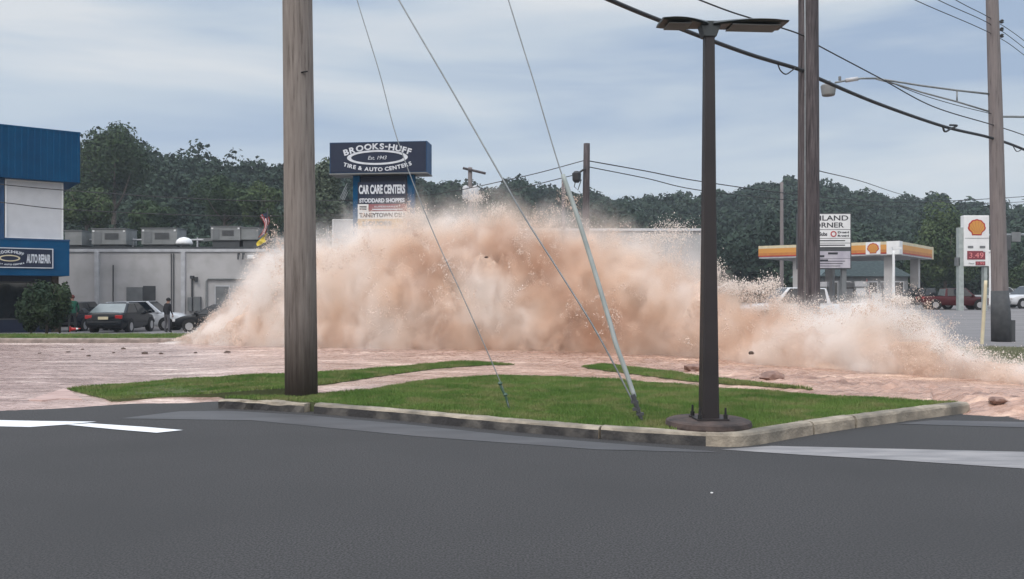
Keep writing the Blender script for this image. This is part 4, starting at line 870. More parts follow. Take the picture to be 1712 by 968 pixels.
mb.add([(-.075, -.075, hz_ - .02), (.075, -.075, hz_ - .02), (.075, .075, hz_ - .02), (-.075, .075, hz_ - .02), (-.13, -.075, hz_ + .16), (.14, -.075, hz_ + .16), (.14, .075, hz_ + .16), (-.13, .075, hz_ + .16)], [(0, 3, 2, 1), (4, 5, 6, 7), (0, 1, 5, 4), (1, 2, 6, 5), (2, 3, 7, 6), (3, 0, 4, 7)])
mb.build('head_bracket', M['lamp_head'], lm)
def head(s):
    mb = MB(); n = 10; vs = []; x0_, x1_ = .03, (.60 if s < 0 else .92)
    for i in range(n + 1):
        t = i / n; x_ = x0_ + (x1_ - x0_) * t; wd = .10 + .13 * math.sin(min(1, t * 1.4) * math.pi / 2) - .06 * max(0, t - .8) * 5 * .5
        zt_ = hz_ + .155 + .02 * math.sin(t * 2.6) ; th = .05 * (1 - t * .25) if t < 1 else .03
        for (y_, z_) in ((-wd, zt_ - th * .6), (-wd * .7, zt_), (wd * .7, zt_), (wd, zt_ - th * .6), (wd * .8, zt_ - th), (-wd * .8, zt_ - th)): vs.append((s * x_, y_, z_))
    fs = [tuple(i * 6 + k for k in (j, j + 6, (j + 1) % 6 + 6, (j + 1) % 6)) for i in range(n) for j in range(6)] + [(5, 4, 3, 2, 1, 0)[::-1], tuple(n * 6 + k for k in range(6))]
    if s < 0: fs = [f[::-1] for f in fs]
    mb.add(vs, fs); h_ = mb.build('lamp_head', M['lamp_head'], lm)
    mb = MB(); xa = (.25, x1_ - .08); mb.b2(min(s * xa[0], s * xa[1]), max(s * xa[0], s * xa[1]), -.14, .14, hz_ + .102, hz_ + .112); mb.build('led_panel', M['mdgrey'], h_)
head(-1); head(1)

# ------------------------------------------------------------------ vehicles
def car(name, label, px, Y, z, yaw, paint, kind='sedan', cat='car', scale=1.0, group='parked cars', plate=True):
    o = thing(name, (X(px, Y), Y, z), R(yaw), label, cat, group); o.scale = (scale,) * 3
    K = {'sedan': dict(st=[(-2.3, .42, .78, .74), (-2.24, .3, .97, .84), (-1.6, .22, 1.02, .885), (-.4, .2, .97, .9), (1.0, .22, .95, .885), (1.75, .25, .86, .86), (2.18, .3, .70, .78), (2.3, .4, .58, .66)], gh=[(-1.95, .97), (-1.15, 1.42), (.25, 1.44), (1.15, .92)], wx=(-1.32, 1.38), wr=.32),
         'hatch': dict(st=[(-2.2, .42, .9, .74), (-2.12, .3, 1.02, .84), (-1.6, .22, 1.02, .885), (-.4, .2, .98, .9), (1.0, .22, .96, .885), (1.75, .25, .86, .86), (2.18, .3, .70, .78), (2.3, .4, .58, .66)], gh=[(-2.1, 1.0), (-1.55, 1.44), (.2, 1.48), (1.3, .92)], wx=(-1.3, 1.38), wr=.32),
         'suv': dict(st=[(-2.35, .45, .95, .80), (-2.28, .35, 1.10, .88), (-1.6, .28, 1.10, .93), (-.3, .28, 1.08, .94), (1.1, .28, 1.07, .93), (1.85, .3, 1.0, .9), (2.28, .35, .85, .84), (2.38, .45, .7, .76)], gh=[(-2.28, 1.08), (-2.02, 1.68), (.35, 1.74), (1.2, 1.06)], wx=(-1.4, 1.45), wr=.37),
         'pickup': dict(st=[(-2.75, .5, 1.05, .90), (-2.7, .42, 1.16, .94), (-1.6, .36, 1.16, .96), (0, .34, 1.14, .97), (1.3, .34, 1.13, .96), (2.1, .36, 1.08, .93), (2.62, .4, .95, .9), (2.75, .5, .75, .82)], gh=[(-1.0, 1.12), (-.85, 1.78), (.75, 1.82), (1.45, 1.1)], wx=(-1.75, 1.75), wr=.40)}[kind]
    ny = [-1, -1, -1, -.94, -.6, 0, .6, .94, 1, 1, 1]
    mb = MB(); vs = []; st = K['st']
    for x_, zb_, zt_, hw in st:
        for k, (f_, z_) in enumerate(zip((-.9, -1, -1, -.95, -.6, 0, .6, .95, 1, 1, .9), (zb_, zb_ + .15, zt_ - .2, zt_ - .04, zt_ + .015, zt_ + .03, zt_ + .015, zt_ - .04, zt_ - .2, zb_ + .15, zb_))): vs.append((x_, f_ * hw, z_))
    n = 11; fs = [(i * n + k, i * n + (k + 1) % n, (i + 1) * n + (k + 1) % n, (i + 1) * n + k) for i in range(len(st) - 1) for k in range(n)] + [tuple(range(n - 1, -1, -1)), tuple(range((len(st) - 1) * n, len(st) * n))]
    mb.add(vs, [f[::-1] for f in fs]); mb.build('body', paint, o, smooth=True, bevel=.03)
    gh = K['gh']; hb = st[3][3] - .04; ht = hb - .17
    q = [Vector((p[0], 0, p[1])) for p in gh]
    def gv(i, s, hwid=None): w_ = hb if i in (0, 3) else ht; return Vector((q[i].x, s * w_, q[i].z))
    A = [gv(i, -1) for i in range(4)]; B = [gv(i, 1) for i in range(4)]; mb = MB()
    mb.add(A + B, [(0, 3, 2, 1), (4, 5, 6, 7), (0, 1, 5, 4), (2, 3, 7, 6), (1, 2, 6, 5)]); mb.build('cabin', paint, o, bevel=.05)
    def panel(nm, a, b, c, d, m_, off=.012, ins=.12, parent=o):
        cc = (a + b + c + d) / 4; nn = (b - a).cross(d - a).normalized()
        if nn.dot(cc - Vector((0, 0, 1.0))) < 0: nn = -nn
        pts = []
        for p in (a, b, c, d): pts.append(p.lerp(cc, ins) + nn * off)
        mb = MB(); mb.add(pts + [p - nn * (off + .02) for p in pts], [(0, 1, 2, 3), (7, 6, 5, 4), (0, 4, 5, 1), (1, 5, 6, 2), (2, 6, 7, 3), (3, 7, 4, 0)]); return mb.build(nm, m_, parent)
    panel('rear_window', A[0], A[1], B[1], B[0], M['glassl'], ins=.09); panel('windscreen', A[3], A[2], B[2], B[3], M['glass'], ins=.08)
    for S_ in (A, B):
        t = .52; mb_ = S_[0].lerp(S_[3], t); mt_ = S_[1].lerp(S_[2], t); 
        up = Vector((0, 0, 0))
        panel('side_window', S_[0].lerp(S_[3], .06), S_[1].lerp(S_[2], .03), mt_, mb_, M['glass'], ins=.1); panel('side_window', mb_, mt_, S_[2].lerp(S_[1], .03), S_[3].lerp(S_[0], .06), M['glass'], ins=.1)
    hwm = st[3][3]
    for x_ in K['wx']:
        for s_ in (-1, 1):
            mb = MB(); mb.lathe((x_, s_ * (hwm - .10), K['wr']), [(K['wr'] * .5, -.12), (K['wr'] * .95, -.12), (K['wr'], -.07), (K['wr'], .07), (K['wr'] * .95, .12), (K['wr'] * .5, .12)], 22, 'y'); w_ = mb.build('wheel', M['black'], o)
            mb = MB(); yy_ = s_ * (hwm - .10) + s_ * .125; mb.lathe((x_, min(yy_, yy_ - s_ * .02), K['wr']), [(K['wr'] * .62, 0), (K['wr'] * .62, .02)], 14, 'y'); mb.build('rim', M['rim'], w_)
            mb = MB(); ya = s_ * (hwm - .16); mb.lathe((x_, min(ya, ya + s_ * .165), K['wr'] + .02), [(K['wr'] * 1.17, 0), (K['wr'] * 1.17, .165)], 22, 'y'); mb.build('wheel_arch', M['black'], o)
    xr, _, zt_, hw = st[1]; xf = st[-2][0]; hwf = st[-2][3]; zf = st[-2][2]
    for s_ in (-1, 1):
        mb = MB(); mb.box((xr - .0, s_ * (hw - .16), zt_ - .17), (.12, .32, .17)); mb.build('tail_light', M['red'], o, bevel=.02)
        mb = MB(); mb.box((xf + .02, s_ * (hwf - .15), zf - .08), (.14, .32, .13)); mb.build('headlight', M['lens'], o, bevel=.03)
        mb = MB(); mb.box((gh[3][0] - .25, s_ * (hb + .13), gh[3][1] + .08), (.12, .2, .14)); mb.build('wing_mirror', paint, o, bevel=.02)
    mb = MB(); mb.box((st[0][0] + .02, 0, .5), (.14, 1.5, .18)); mb.build('bumper', M['dkgrey'] if kind != 'sedan' else paint, o, bevel=.03)
    mb = MB(); mb.box((st[0][0] - .02, 0, zt_ - .22), (.03, .45, .13)); mb.build('number_plate', M['cream'], o)
    mb = MB(); mb.box((xf + .08, 0, zf - .12), (.08, .8, .16)); mb.build('grille', M['dkgrey'], o)
    if kind == 'pickup':
        mb = MB(); mb.b2(-2.62, -1.1, -.8, .8, 1.175, 1.19); mb.build('cargo_bed', M['black'], o)
    return o
pt = {k: mat(k + '_paint', c, .25, tuple(q * .9 for q in c), 2, coat=0, spec=.3) for k, c in dict(dark=(.006, .009, .013), charcoal=(.010, .012, .015), white=(.62, .64, .66), maroon=(.075, .010, .014), green=(.008, .014, .013), silver=(.32, .34, .34), navy=(.008, .011, .02)).items()}
zl = .13
car('sedan', 'dark sedan seen from behind with a sky-lit rear window, in front of the white car', 205, 41.4, -.17, 94, pt['dark'], 'sedan')
car('suv', 'white sport utility vehicle behind the dark sedan and the standing person', 244, 46, -.30, 4, pt['white'], 'suv', cat='suv', scale=.93)
car('hatchback', 'black hatchback nearest the spray with its nose to the left', 368, 42.5, -.20, 187, pt['charcoal'], 'hatch', scale=.94)
car('suv', 'dark parked car half hidden behind the evergreen shrub', 134, 45, -.27, 92, pt['navy'], 'suv', cat='suv', scale=.9)
car('pickup_truck', 'maroon crew cab pickup in front of the price sign post', 1594, 61.5, .55, -8, pt['maroon'], 'pickup', cat='pickup truck', scale=.86)
car('pickup_truck', 'blackish green pickup left of the maroon pickup', 1541, 63.5, .55, 180, pt['green'], 'pickup', cat='pickup truck', scale=.88)
car('pickup_truck', 'silver and dark pickup partly behind the grey utility pole', 1668, 70, .55, -4, pt['silver'], 'pickup', cat='pickup truck', scale=.92)
car('suv', 'white car with a dark grille cut by the right edge of the photo', 1722, 66, .55, 190, pt['white'], 'suv', cat='suv')
car('sedan', 'pale green silver car far behind the pickups near the canopy', 1532, 86, .55, 0, pt['silver'], 'suv', scale=.95)
car('sedan', 'silver car at the right edge behind the white car', 1704, 84, .55, 0, pt['silver'], 'suv', scale=.95)
car('pickup_truck', 'white pickup veiled by the spray around the dark split pole', 1338, 36, .17, 180, pt['white'], 'pickup', cat='pickup truck')

# ------------------------------------------------------------------ people
def person(label, px, Y, z, yaw, height, joints, shirt, trousers, hairc, group='people by the cars'):
    o = thing('person', (X(px, Y), Y, z), R(yaw), label, 'person', group); s = height / 1.75
    J = joints; names = list(J); idx = {k: i for i, k in enumerate(names)}
    edges = [('pelvis', 'waist'), ('waist', 'chest'), ('chest', 'neck'), ('neck', 'headc'), ('headc', 'headt')]
    for d in 'lr': edges += [('pelvis', 'hip' + d), ('hip' + d, 'knee' + d), ('knee' + d, 'ank' + d), ('ank' + d, 'toe' + d), ('chest', 'sho' + d), ('sho' + d, 'elb' + d), ('elb' + d, 'wri' + d), ('wri' + d, 'hand' + d)]
    rad = dict(pelvis=.15, waist=.135, chest=.165, neck=.06, headc=.095, headt=.075, hip=.095, knee=.062, ank=.045, toe=.04, sho=.07, elb=.045, wri=.032, hand=.035)
    me = bpy.data.meshes.new('body'); me.from_pydata([Vector(J[k]) * s for k in names], [(idx[a], idx[b]) for a, b in edges], []); me.update()
    b = bpy.data.objects.new('body', me); C.objects.link(b); sk_ = b.modifiers.new('skin', 'SKIN'); sb = b.modifiers.new('sub', 'SUBSURF'); sb.levels = sb.render_levels = 2
    for k in names:
        v = me.skin_vertices[0].data[idx[k]]; r_ = rad.get(k, rad.get(k[:-1])) * s; v.radius = (r_, r_); v.use_root = (k == 'pelvis')
    dg = bpy.context.evaluated_depsgraph_get(); nm = bpy.data.meshes.new_from_object(b.evaluated_get(dg)); b.modifiers.clear(); b.data = nm; nm.name = 'body'
    nm.materials.clear()
    for m_ in (shirt, trousers, M['skin'], M['black']): nm.materials.append(m_)
    for p in nm.polygons:
        c = p.center / s; p.use_smooth = True
        if c.z > J['neck'][2] - .01: p.material_index = 2
        elif c.z < .09: p.material_index = 3
        elif c.z < J['pelvis'][2] - .02 and (Vector((c.x, c.y)) - Vector(J['handr'][:2])).length > .0 and abs(c.y) < .26: p.material_index = 1
        else: p.material_index = 0
        for h_ in ('handl', 'handr'):
            if (c - Vector(J[h_])).length < .11: p.material_index = 2
    b.parent = o
    mb = MB(); hc = Vector(J['headc']) * s + Vector((-.012, 0, .05)) * s; mb.lathe(tuple(hc), [(.105 * s, -.05 * s), (.112 * s, 0), (.095 * s, .06 * s), (.05 * s, .10 * s), (.005, .112 * s)], 14); mb.build('hair', hairc, o, smooth=True)
    for sd_ in (-1, 1):
        mb = MB(); h_ = Vector(J['handl' if sd_ > 0 else 'handr']) * s
        for k in range(4): mb.tube([h_ + Vector((-.03 + k * .02, 0, -.02)), h_ + Vector((-.03 + k * .022, .005, -.06)), h_ + Vector((-.025 + k * .02, -.012 * sd_, -.085 - .006 * (k in (1, 2)))) ], [.011, .010, .007], 5)
        mb.tube([h_ + Vector((.03, 0, .0)), h_ + Vector((.055, -.01 * sd_, -.03))], [.011, .008], 5); mb.build('fingers', M['skin'], o, smooth=True)
    mb = MB(); mb.lathe(tuple(Vector(J['headc']) * s + Vector((.1 * s, 0, -.01))), [(.012, -.02), (.016, 0), (.006, .03)], 6); mb.build('nose', M['skin'], o)
    return o
M['skin'] = mat('skin', (.30, .17, .12), .6); 
JS = dict(pelvis=(0, 0, .93), waist=(.02, 0, 1.1), chest=(.05, 0, 1.34), neck=(.07, 0, 1.50), headc=(.10, 0, 1.62), headt=(.10, 0, 1.70),
          hipl=(0, .1, .88), kneel=(.04, .12, .48), ankl=(-.02, .13, .08), toel=(.15, .14, .035), hipr=(0, -.1, .88), kneer=(.02, -.12, .48), ankr=(.0, -.15, .08), toer=(.17, -.17, .035),
          shol=(.05, .19, 1.40), elbl=(.02, .27, 1.12), wril=(.12, .26, .88), handl=(.15, .25, .81), shor=(.05, -.19, 1.40), elbr=(.04, -.27, 1.13), wrir=(.16, -.22, .92), handr=(.2, -.2, .86))
person('person in a dark jacket and grey trousers beside the black hatchback', 279, 40, -.13, 60, 1.64, JS, mat('dark_cloth', (.012, .013, .018), .9), mat('grey_cloth', (.09, .09, .10), .9), M['black'])
person('person in a green shirt with reddish hair standing behind the evergreen shrub', 121, 40, -.13, 120, 1.78, JS, mat('green_cloth', (.01, .09, .055), .9), mat('dark_trousers', (.02, .025, .03), .9), mat('red_brown_hair', (.14, .035, .03), .8))
cn_ = thing('traffic_cone', (X(126, 34.5), 34.5, .19), R(20), 'red and white cone lying on the verge beside the evergreen shrub', 'cone')
mb = MB(); mb.tube([(-.3, 0, .12), (-.1, 0, .13), (.05, 0, .14)], [.13, .10, .075], 14); mb.build('red_body', M['redp'], cn_, smooth=True)
mb = MB(); mb.tube([(.05, 0, .14), (.18, 0, .15)], [.075, .05], 14); mb.build('white_band', M['whitep'], cn_, smooth=True)
mb = MB(); mb.tube([(.18, 0, .15), (.33, 0, .16)], [.05, .025], 14); mb.build('red_tip', M['redp'], cn_, smooth=True)
mb = MB(); mb.box((-.32, 0, .14), (.04, .36, .36)); mb.build('foot_plate', M['redp'], cn_); cn_.scale = (.6,) * 3

# traffic signal mast at the right edge
tm = thing('signal_mast', (X(1765, 62), 62, .5), 0, 'grey signal mast arm reaching in from the right behind the grey pole', 'traffic signal')
def tq(px, py): v = P(px, py, 62); return (v.x - tm.location.x, 0, v.z - tm.location.z)
mb = MB(); mb.tube([(0, 0, -.1), (0, 0, tq(1765, 388)[2])], .14, 10); mb.build('mast', M['steel'], tm); mb = MB(); mb.tube([tq(1765, 391), tq(1650, 393)], .08, 8); mb.build('arm', M['steel'], tm)
mb = MB(); a_ = tq(1690, 388); b_ = tq(1705, 404); mb.b2(a_[0], b_[0], -.12, -.08, b_[2], a_[2]); mb.build('street_plate', M['mdgrey'], tm)
for px in (1660, 1684): a_ = tq(px - 4, 392); b_ = tq(px + 4, 418); mb = MB(); mb.b2(a_[0], b_[0], -.2, .1, b_[2], a_[2] - .1); mb.build('signal_head', M['dkgrey'], tm, bevel=.03)

# ------------------------------------------------------------------ debris
dr = random.Random(5)
def rock(name, px, py, Y, z, r, label, cat, group, m_=None):
    bm = bmesh.new(); bmesh.ops.create_icosphere(bm, subdivisions=2, radius=r)
    for v in bm.verts: v.co *= 1 + .45 * mn.noise(v.co * (1.6 / r) + Vector((px, py, 0))); v.co.z *= .55
    me = bpy.data.meshes.new(name); bm.to_mesh(me); bm.free(); me.materials.append(m_ or M['debris']); o = bpy.data.objects.new(name, me); C.objects.link(o)
    o.location = (X(px, Y), Y, z); tag(o, label, cat, group); return o
for i, (px, py, r) in enumerate(((114, 583, .09), (138, 579, .08), (148, 589, .09), (206, 578, .13), (242, 585, .15), (269, 586, .10), (327, 586, .09), (380, 587, .15), (66, 585, .07), (190, 584, .06))):
    p = G(px, py, .15); where = ['second dark lump from the left', 'third dark lump from the left, standing upright', 'dark lump nearest the camera on the left', 'flat dark lump below the dark sedan', 'largest dark lump below the standing person', 'dark lump just right of the largest one', 'dark lump below the left tip of the spray', 'long pale and dark chunk closest to the near pole', 'smallest dark lump at the far left', 'tiny lump between the sedan and the far kerb'][i]
    rock('debris_chunk', px, py, p.y, ptop(px) + .01, r * .62, where + ', lying in the muddy water', 'debris', 'chunks of debris in the muddy water')
for px, py, Y, r, l in ((1256, 590, 16.3, .06, 'small dark stone flying above the foam right of the lamp post'), (813, 430, 20.5, .05, 'tiny dark stone flung up in front of the splash')):
    rock('flying_stone', px, py, Y, Z(py, Y), r, l, 'stone', None)
for px, py, r, l in ((1292, 632, .22, 'brown mud lump at the foot of the splash right of the lamp post'), (1160, 618, .2, 'dark mud lump just left of the lamp post'), (1668, 672, .12, 'reddish mud lump at the end of the kerb')):
    p = G(px, py, .15); rock('mud_lump', px, py, p.y, .17, r, l, 'mud lump', 'lumps of mud at the foot of the splash', mat('mud', (.16, .09, .07), .6, (.26, .16, .125), 8))
tree('uprooted_shrub', X(462, 26.2), 26.2, .1, .75, .42, mat('muddy_leaves', (.14, .11, .05), .8, (.26, .19, .11), 3), 'muddy torn shrub in the left side of the splash next to the near pole', 'shrub', n=700, size=.045, seed=31, trunk=.02, lobes=9, rz=.4, cz=.42)

# ------------------------------------------------------------------ the water burst
#        px   ytop  Yc    W
PROF = [(285, 574, 28.2, .3), (330, 556, 27.9, .7), (370, 520, 27.6, 1.1), (400, 488, 27.4, 1.4), (440, 440, 27.1, 1.8), (480, 414, 26.9, 2.1), (530, 403, 26.7, 2.4), (600, 388, 26.5, 2.6), (680, 366, 26.3, 2.8), (720, 370, 26.2, 2.8), (770, 364, 26.1, 2.8), (830, 358, 26, 2.8), (880, 380, 25.8, 2.8), (940, 384, 25.4, 2.8), (1000, 388, 25.0, 2.8), (1060, 402, 24.3, 2.7), (1110, 422, 23.4, 2.5), (1160, 450, 22.4, 2.3), (1200, 470, 21.5, 2.0), (1250, 500, 20.2, 1.7), (1310, 512, 19.3, 1.5), (1370, 514, 18.7, 1.4), (1420, 506, 18.2, 1.3), (1460, 488, 17.9, 1.3), (1500, 504, 17.5, 1.3), (1550, 536, 17.0, 1.3), (1600, 574, 16.4, 1.3), (1650, 596, 15.8, 1.3), (1720, 606, 15.2, 1.2), (1800, 616, 14.8, 1.1), (1900, 645, 14.5, .8)]
PW = [(X(p, Y), Z(t, Y), Y, w) for p, t, Y, w in PROF]
XA, XB = PW[0][0], PW[-1][0]
HMX, YMN, YMX, WMX = 5.0, 14.0, 29.0, 3.0
def splash_nodes(t):
    """returns q (0 at the axis, 1 at the envelope), noise"""
    LK = t.links
    def math_(op, a, b=None, c=None, clamp=False):
        n = nd(t, 'ShaderNodeMath', operation=op); n.use_clamp = clamp
        for i, v in enumerate((a, b, c)):
            if v is None: continue
            if isinstance(v, (int, float)): n.inputs[i].default_value = v
            else: LK.new(v, n.inputs[i])
        return n.outputs[0]
    tcn = nd(t, 'ShaderNodeTexCoord')
    n0 = nd(t, 'ShaderNodeTexNoise'); n0.inputs['Scale'].default_value = .75; n0.inputs['Detail'].default_value = 2; LK.new(tcn.outputs['Object'], n0.inputs['Vector'])
    s0 = nd(t, 'ShaderNodeVectorMath', operation='MULTIPLY_ADD'); LK.new(n0.outputs[1], s0.inputs[0]); s0.inputs[1].default_value = (.9, .9, .7); s0.inputs[2].default_value = (-.45, -.45, -.35)
    ad = nd(t, 'ShaderNodeVectorMath', operation='ADD'); LK.new(tcn.outputs['Object'], ad.inputs[0]); LK.new(s0.outputs[0], ad.inputs[1])
    sp_ = nd(t, 'ShaderNodeSeparateXYZ'); LK.new(ad.outputs[0], sp_.inputs[0])
    u = math_('MULTIPLY_ADD', sp_.outputs[0], 1 / (XB - XA), -XA / (XB - XA), True)
    def curve(vals):
        c = nd(t, 'ShaderNodeFloatCurve'); m_ = c.mapping; cv = m_.curves[0]
        pts = [((p[0] - XA) / (XB - XA), v) for p, v in zip(PW, vals)]
        cv.points[0].location = pts[0]; cv.points[1].location = pts[-1]
        for p in pts[1:-1]: cv.points.new(*p)
        for p in cv.points: p.handle_type = 'VECTOR'
        m_.update(); c.inputs[0].default_value = 1; LK.new(u, c.inputs[1]); return c.outputs[0]
    Hc = math_('MULTIPLY', curve([p[1] / HMX for p in PW]), HMX); Yc = math_('MULTIPLY_ADD', curve([(p[2] - YMN) / (YMX - YMN) for p in PW]), YMX - YMN, YMN); Wc = math_('MULTIPLY', curve([p[3] / WMX for p in PW]), WMX)
    r = math_('DIVIDE', math_('SUBTRACT', sp_.outputs[1], Yc), Wc); zz = math_('DIVIDE', math_('ADD', sp_.outputs[2], 0), Hc)
    q = math_('SQRT', math_('ADD', math_('MULTIPLY', r, r), math_('MULTIPLY', zz, zz)))
    return q, zz, math_, tcn, sp_
def splash_volume():
    m = bpy.data.materials.new('muddy_spray'); m.use_nodes = True; t = m.node_tree; t.nodes.remove(t.nodes['Principled BSDF']); out = t.nodes['Material Output']; LK = t.links
    q, zz, math_, tcn, sp_ = splash_nodes(t)
    mpn = nd(t, 'ShaderNodeMapping'); mpn.inputs['Scale'].default_value = (1, 1, .8); mpn.inputs['Rotation'].default_value = (0, R(20), 0); LK.new(tcn.outputs['Object'], mpn.inputs[0])
    n1 = nd(t, 'ShaderNodeTexNoise'); n1.inputs['Scale'].default_value = 1.25; n1.inputs['Detail'].default_value = 7; n1.inputs['Roughness'].default_value = .68; n1.inputs['Distortion'].default_value = .5; LK.new(mpn.outputs[0], n1.inputs['Vector'])
    qq = math_('ADD', q, math_('MULTIPLY_ADD', n1.outputs[0], .92, -.46))
    dm = nd(t, 'ShaderNodeMapRange', interpolation_type='SMOOTHSTEP'); dm.inputs['From Min'].default_value = .98; dm.inputs['From Max'].default_value = .68; dm.inputs['To Max'].default_value = 7.0; LK.new(qq, dm.inputs[0])
    tm_ = nd(t, 'ShaderNodeMapRange', interpolation_type='SMOOTHSTEP'); tm_.inputs['From Min'].default_value = 1.26; tm_.inputs['From Max'].default_value = .80; tm_.inputs['To Max'].default_value = .7; LK.new(qq, tm_.inputs[0])
    den = math_('ADD', dm.outputs[0], tm_.outputs[0])
    # muddier and self-shaded towards the core, clean white spray at the fringe
    n2 = nd(t, 'ShaderNodeTexNoise'); n2.inputs['Scale'].default_value = .42; n2.inputs['Detail'].default_value = 5; n2.inputs['Roughness'].default_value = .6; LK.new(tcn.outputs['Object'], n2.inputs['Vector'])
    ax_ = math_('ABSOLUTE', math_('SUBTRACT', sp_.outputs[0], .4))
    edg = nd(t, 'ShaderNodeMapRange', interpolation_type='SMOOTHSTEP'); edg.inputs['From Min'].default_value = 2.5; edg.inputs['From Max'].default_value = 8.5; edg.inputs['To Max'].default_value = .24; LK.new(ax_, edg.inputs[0])  # ends paler; self-shade of the middle is put into the colour
    cv = math_('ADD', math_('ADD', math_('MULTIPLY_ADD', q, .40, -.20), edg.outputs[0]), math_('MULTIPLY', n2.outputs[0], 1.2))
    rp = nd(t, 'ShaderNodeValToRGB'); el = rp.color_ramp.elements; el[0].position = .56; el[0].color = (.72, .51, .38, 1); el[1].position = 1.08 if False else 1.0; el[1].color = (.985, .955, .925, 1); k = el.new(.76); k.color = (.925, .79, .675, 1)
    LK.new(cv, rp.inputs[0])
    pv = nd(t, 'ShaderNodeVolumePrincipled'); pv.inputs['Anisotropy'].default_value = .15; LK.new(rp.outputs[0], pv.inputs['Color']); LK.new(den, pv.inputs['Density'])
    LK.new(pv.outputs[0], out.inputs['Volume'])
    m.cycles.volume_step_rate = .35
    m.cycles.volume_sampling = 'MULTIPLE_IMPORTANCE' if hasattr(m.cycles, 'volume_sampling') else None
    return m
def shell(scale, dz, xs, nseg, amp, seed, smooth_end=False):
    vs = []; cols = len(xs); Hl = [(p[0], p[1]) for p in PW]; Yl = [(p[0], p[2]) for p in PW]; Wl = [(p[0], p[3]) for p in PW]
    for x_ in xs:
        H, Yc_, W_ = lerp(Hl, x_), lerp(Yl, x_), lerp(Wl, x_)
        for k in range(nseg + 1):
            a_ = math.pi * k / nseg; d = Vector((x_, Yc_ - math.cos(a_) * W_ * scale, math.sin(a_) * H * scale))
            nn = mn.fractal(d * .9 + Vector((seed, 0, 0)), .8, 2.1, 4) * amp
            f = 1 + nn; vs.append((x_ + mn.noise(d * 1.3) * amp * .4, Yc_ + (d.y - Yc_) * f, max(dz, d.z * f + dz) if 0 < k < nseg else dz))
    n = nseg + 1; fs = [(i * n + k, (i + 1) * n + k, (i + 1) * n + k + 1, i * n + k + 1) for i in range(cols - 1) for k in range(nseg)]
    fs += [(i * n, i * n + nseg, (i + 1) * n + nseg, (i + 1) * n) for i in range(cols - 1)]
    mb = MB(); mb.add(vs, fs + [tuple(range(n)), tuple(range(cols * n - 1, (cols - 1) * n - 1, -1))]); return mb
wbst = thing('water_burst', (0, 0, 0), 0, 'huge tan burst of muddy water and white spray erupting across the road', 'water burst')
xs_ = list(np.linspace(XA - .3, XB + .5, 60))
hull = shell(1.34, .02, xs_, 14, .0, 0)
ho = hull.build('spray', splash_volume(), wbst, smooth=True)
core = shell(.62, .0, list(np.linspace(XA + 1.2, XB - .8, 240)), 56, .55, 5)
cm = mat('muddy_core', (.48, .34, .26), .9, (.64, .50, .41), .9, 8, .08, 5, spec=.1)
core.build('water_core', cm, wbst, smooth=True)
# jets of droplets thrown up and outward from the muddy mass
jr = np.random.default_rng(17); JP = []; JS_ = []
Hl = [(p[0], p[1]) for p in PW]; Yl = [(p[0], p[2]) for p in PW]; Wl = [(p[0], p[3]) for p in PW]
for j in range(5200):
    x0_ = jr.uniform(XA + .2, XB - .2); an = jr.uniform(.15, 1.9) if j % 3 else jr.uniform(.9, 1.9); H, Yc_, W_ = lerp(Hl, x0_), lerp(Yl, x0_), lerp(Wl, x0_)
    k_ = .86 + .5 * mn.noise(Vector((x0_ * .9, an * 2, 3))) + jr.uniform(-.06, .1); p0 = np.array((x0_, Yc_ - math.cos(an) * W_ * k_, math.sin(an) * H * k_))
    if mn.noise(Vector((x0_ * .7, an * 3.0, 9))) < -.08: continue
    out = np.array((np.sign(x0_ - .5) * .35 * min(1, abs(x0_ - .5) / 5) + jr.normal(0, .3), -math.cos(an) * .6, math.sin(an) + .3)); v0 = out * jr.uniform(.2, .8) * (.25 + H / 6)
    m = int(jr.integers(14, 48)); tt = np.sort(jr.uniform(0, 1, m)); pp_ = p0 + v0 * tt[:, None] + np.array((0, 0, -.35)) * (tt ** 2)[:, None] + jr.normal(0, .03 + .03 * tt[:, None], (m, 3))
    JP.append(pp_[pp_[:, 2] > .15]); JS_.append((np.abs(jr.normal(.0042, .0042, m)) * (1.15 - .7 * tt) * Yc_ / 24 + .0016)[pp_[:, 2] > .15])
jpos = np.concatenate(JP); jsz = np.concatenate(JS_)[:, None]; jn = len(jpos)
oc_ = np.array([(1, 0, 0), (0, 1, 0), (-1, 0, 0), (0, -1, 0), (.3, 0, 1.6), (-.3, 0, -1.6)]); tr_ = np.array([(0, 1, 4), (1, 2, 4), (2, 3, 4), (3, 0, 4), (1, 0, 5), (2, 1, 5), (3, 2, 5), (0, 3, 5)])
jo = raw_mesh('muddy_droplets', (jpos[:, None, :] + oc_[None] * jsz[:, None, :] * jr.uniform(.6, 1.5, (jn, 1, 3))).reshape(-1, 3), (tr_[None] + (np.arange(jn) * 6)[:, None, None]).reshape(-1, 3), mat('muddy_drops', (.84, .75, .68), .35, (.66, .50, .40), 1.2, 5), wbst); jo['kind'] = 'stuff'
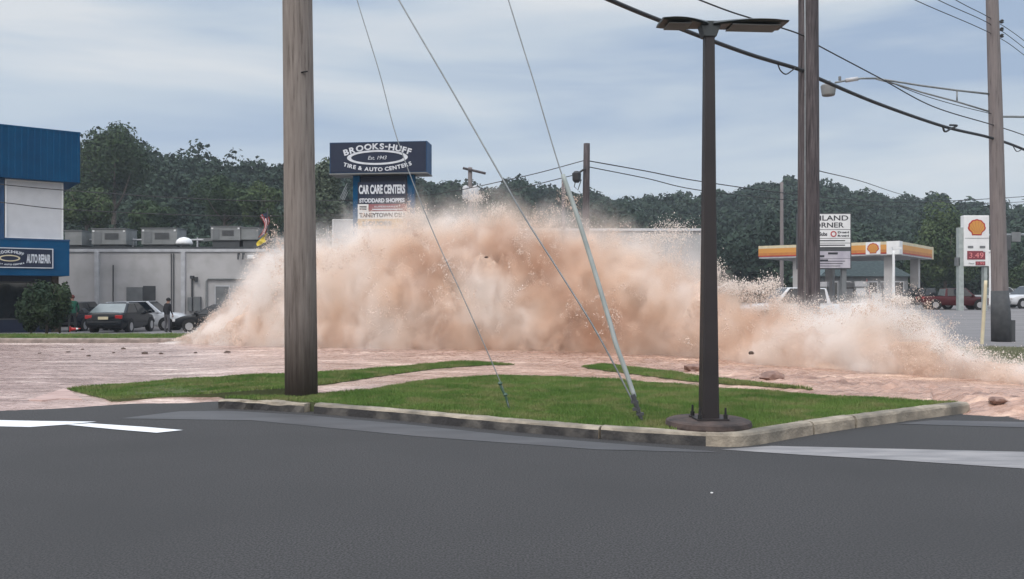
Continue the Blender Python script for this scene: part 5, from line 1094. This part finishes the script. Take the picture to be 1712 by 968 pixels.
# thrown droplets
dn = 30000; d_ = np.random.default_rng(3); px_ = d_.choice([p[0] for p in PROF[2:-1]], dn) + d_.normal(0, 30, dn); 
cl = [(1125, 390, 32, 20), (1125, 390, 30, 18), (1222, 478, 26, 10), (1222, 480, 22, 9), (832, 352, 14, 10), (1290, 476, 14, 14), (1262, 480, 16, 8), (330, 560, 16, 8), (1192, 452, 16, 16), (795, 330, 18, 10), (1530, 540, 18, 10), (1568, 582, 12, 8), (1505, 502, 18, 6), (690, 362, 20, 6), (430, 440, 14, 14), (1090, 396, 30, 8)]
pos = []; siz = []
for i in range(dn):
    if i % 2 == 0:
        p = px_[i]; yt = lerp([(q[0], q[1]) for q in PROF], p); py = yt + d_.normal(2, 10); Y = lerp([(q[0], q[2]) for q in PROF], p) + d_.normal(0, .9); s_ = abs(d_.normal(.003, .004)) + .002
    else:
        c = cl[int(d_.integers(len(cl)))]; p = c[0] + d_.normal(0, c[2] * .6); py = c[1] + d_.normal(0, c[3] * .6); Y = lerp([(q[0], q[2]) for q in PROF], p) + d_.normal(-.6, .6); s_ = abs(d_.normal(.003, .0045)) + .002
    pos.append(P(p, py, Y)); siz.append(s_)
pos = np.array([tuple(p) for p in pos]); siz = np.array(siz)[:, None]
oc = np.array([(1, 0, 0), (0, 1, 0), (-1, 0, 0), (0, -1, 0), (0, 0, 1.5), (0, 0, -1.5)]); tri = np.array([(0, 1, 4), (1, 2, 4), (2, 3, 4), (3, 0, 4), (1, 0, 5), (2, 1, 5), (3, 2, 5), (0, 3, 5)])
V_ = (pos[:, None, :] + oc[None] * siz[:, None, :] * d_.uniform(.6, 1.6, (dn, 1, 3))).reshape(-1, 3); T_ = (tri[None] + (np.arange(dn) * 6)[:, None, None]).reshape(-1, 3)
do = raw_mesh('droplets', V_, T_, mat('foam_white', (.80, .75, .70), .3, (.74, .65, .58), 3), wbst); do['kind'] = 'stuff'

# ------------------------------------------------------------------ humid air
hb = MB(); hb.b2(-520, 520, -70, 720, -1.7, 75); hzm = bpy.data.materials.new('air'); hzm.use_nodes = True; t = hzm.node_tree; t.nodes.remove(t.nodes['Principled BSDF'])
pv = nd(t, 'ShaderNodeVolumePrincipled'); pv.inputs['Color'].default_value = (.80, .90, 1, 1); pv.inputs['Density'].default_value = .00045; pv.inputs['Anisotropy'].default_value = .1; t.links.new(pv.outputs[0], t.nodes['Material Output'].inputs['Volume'])
hz_o = hb.build('haze', hzm); hz_o['kind'] = 'stuff'

p = G(1190, 826, 0); rock('litter', 1190, 826, p.y, .012, .012, 'tiny white scrap of litter on the bare road below the lamp post', 'litter', None, M['whitep'])
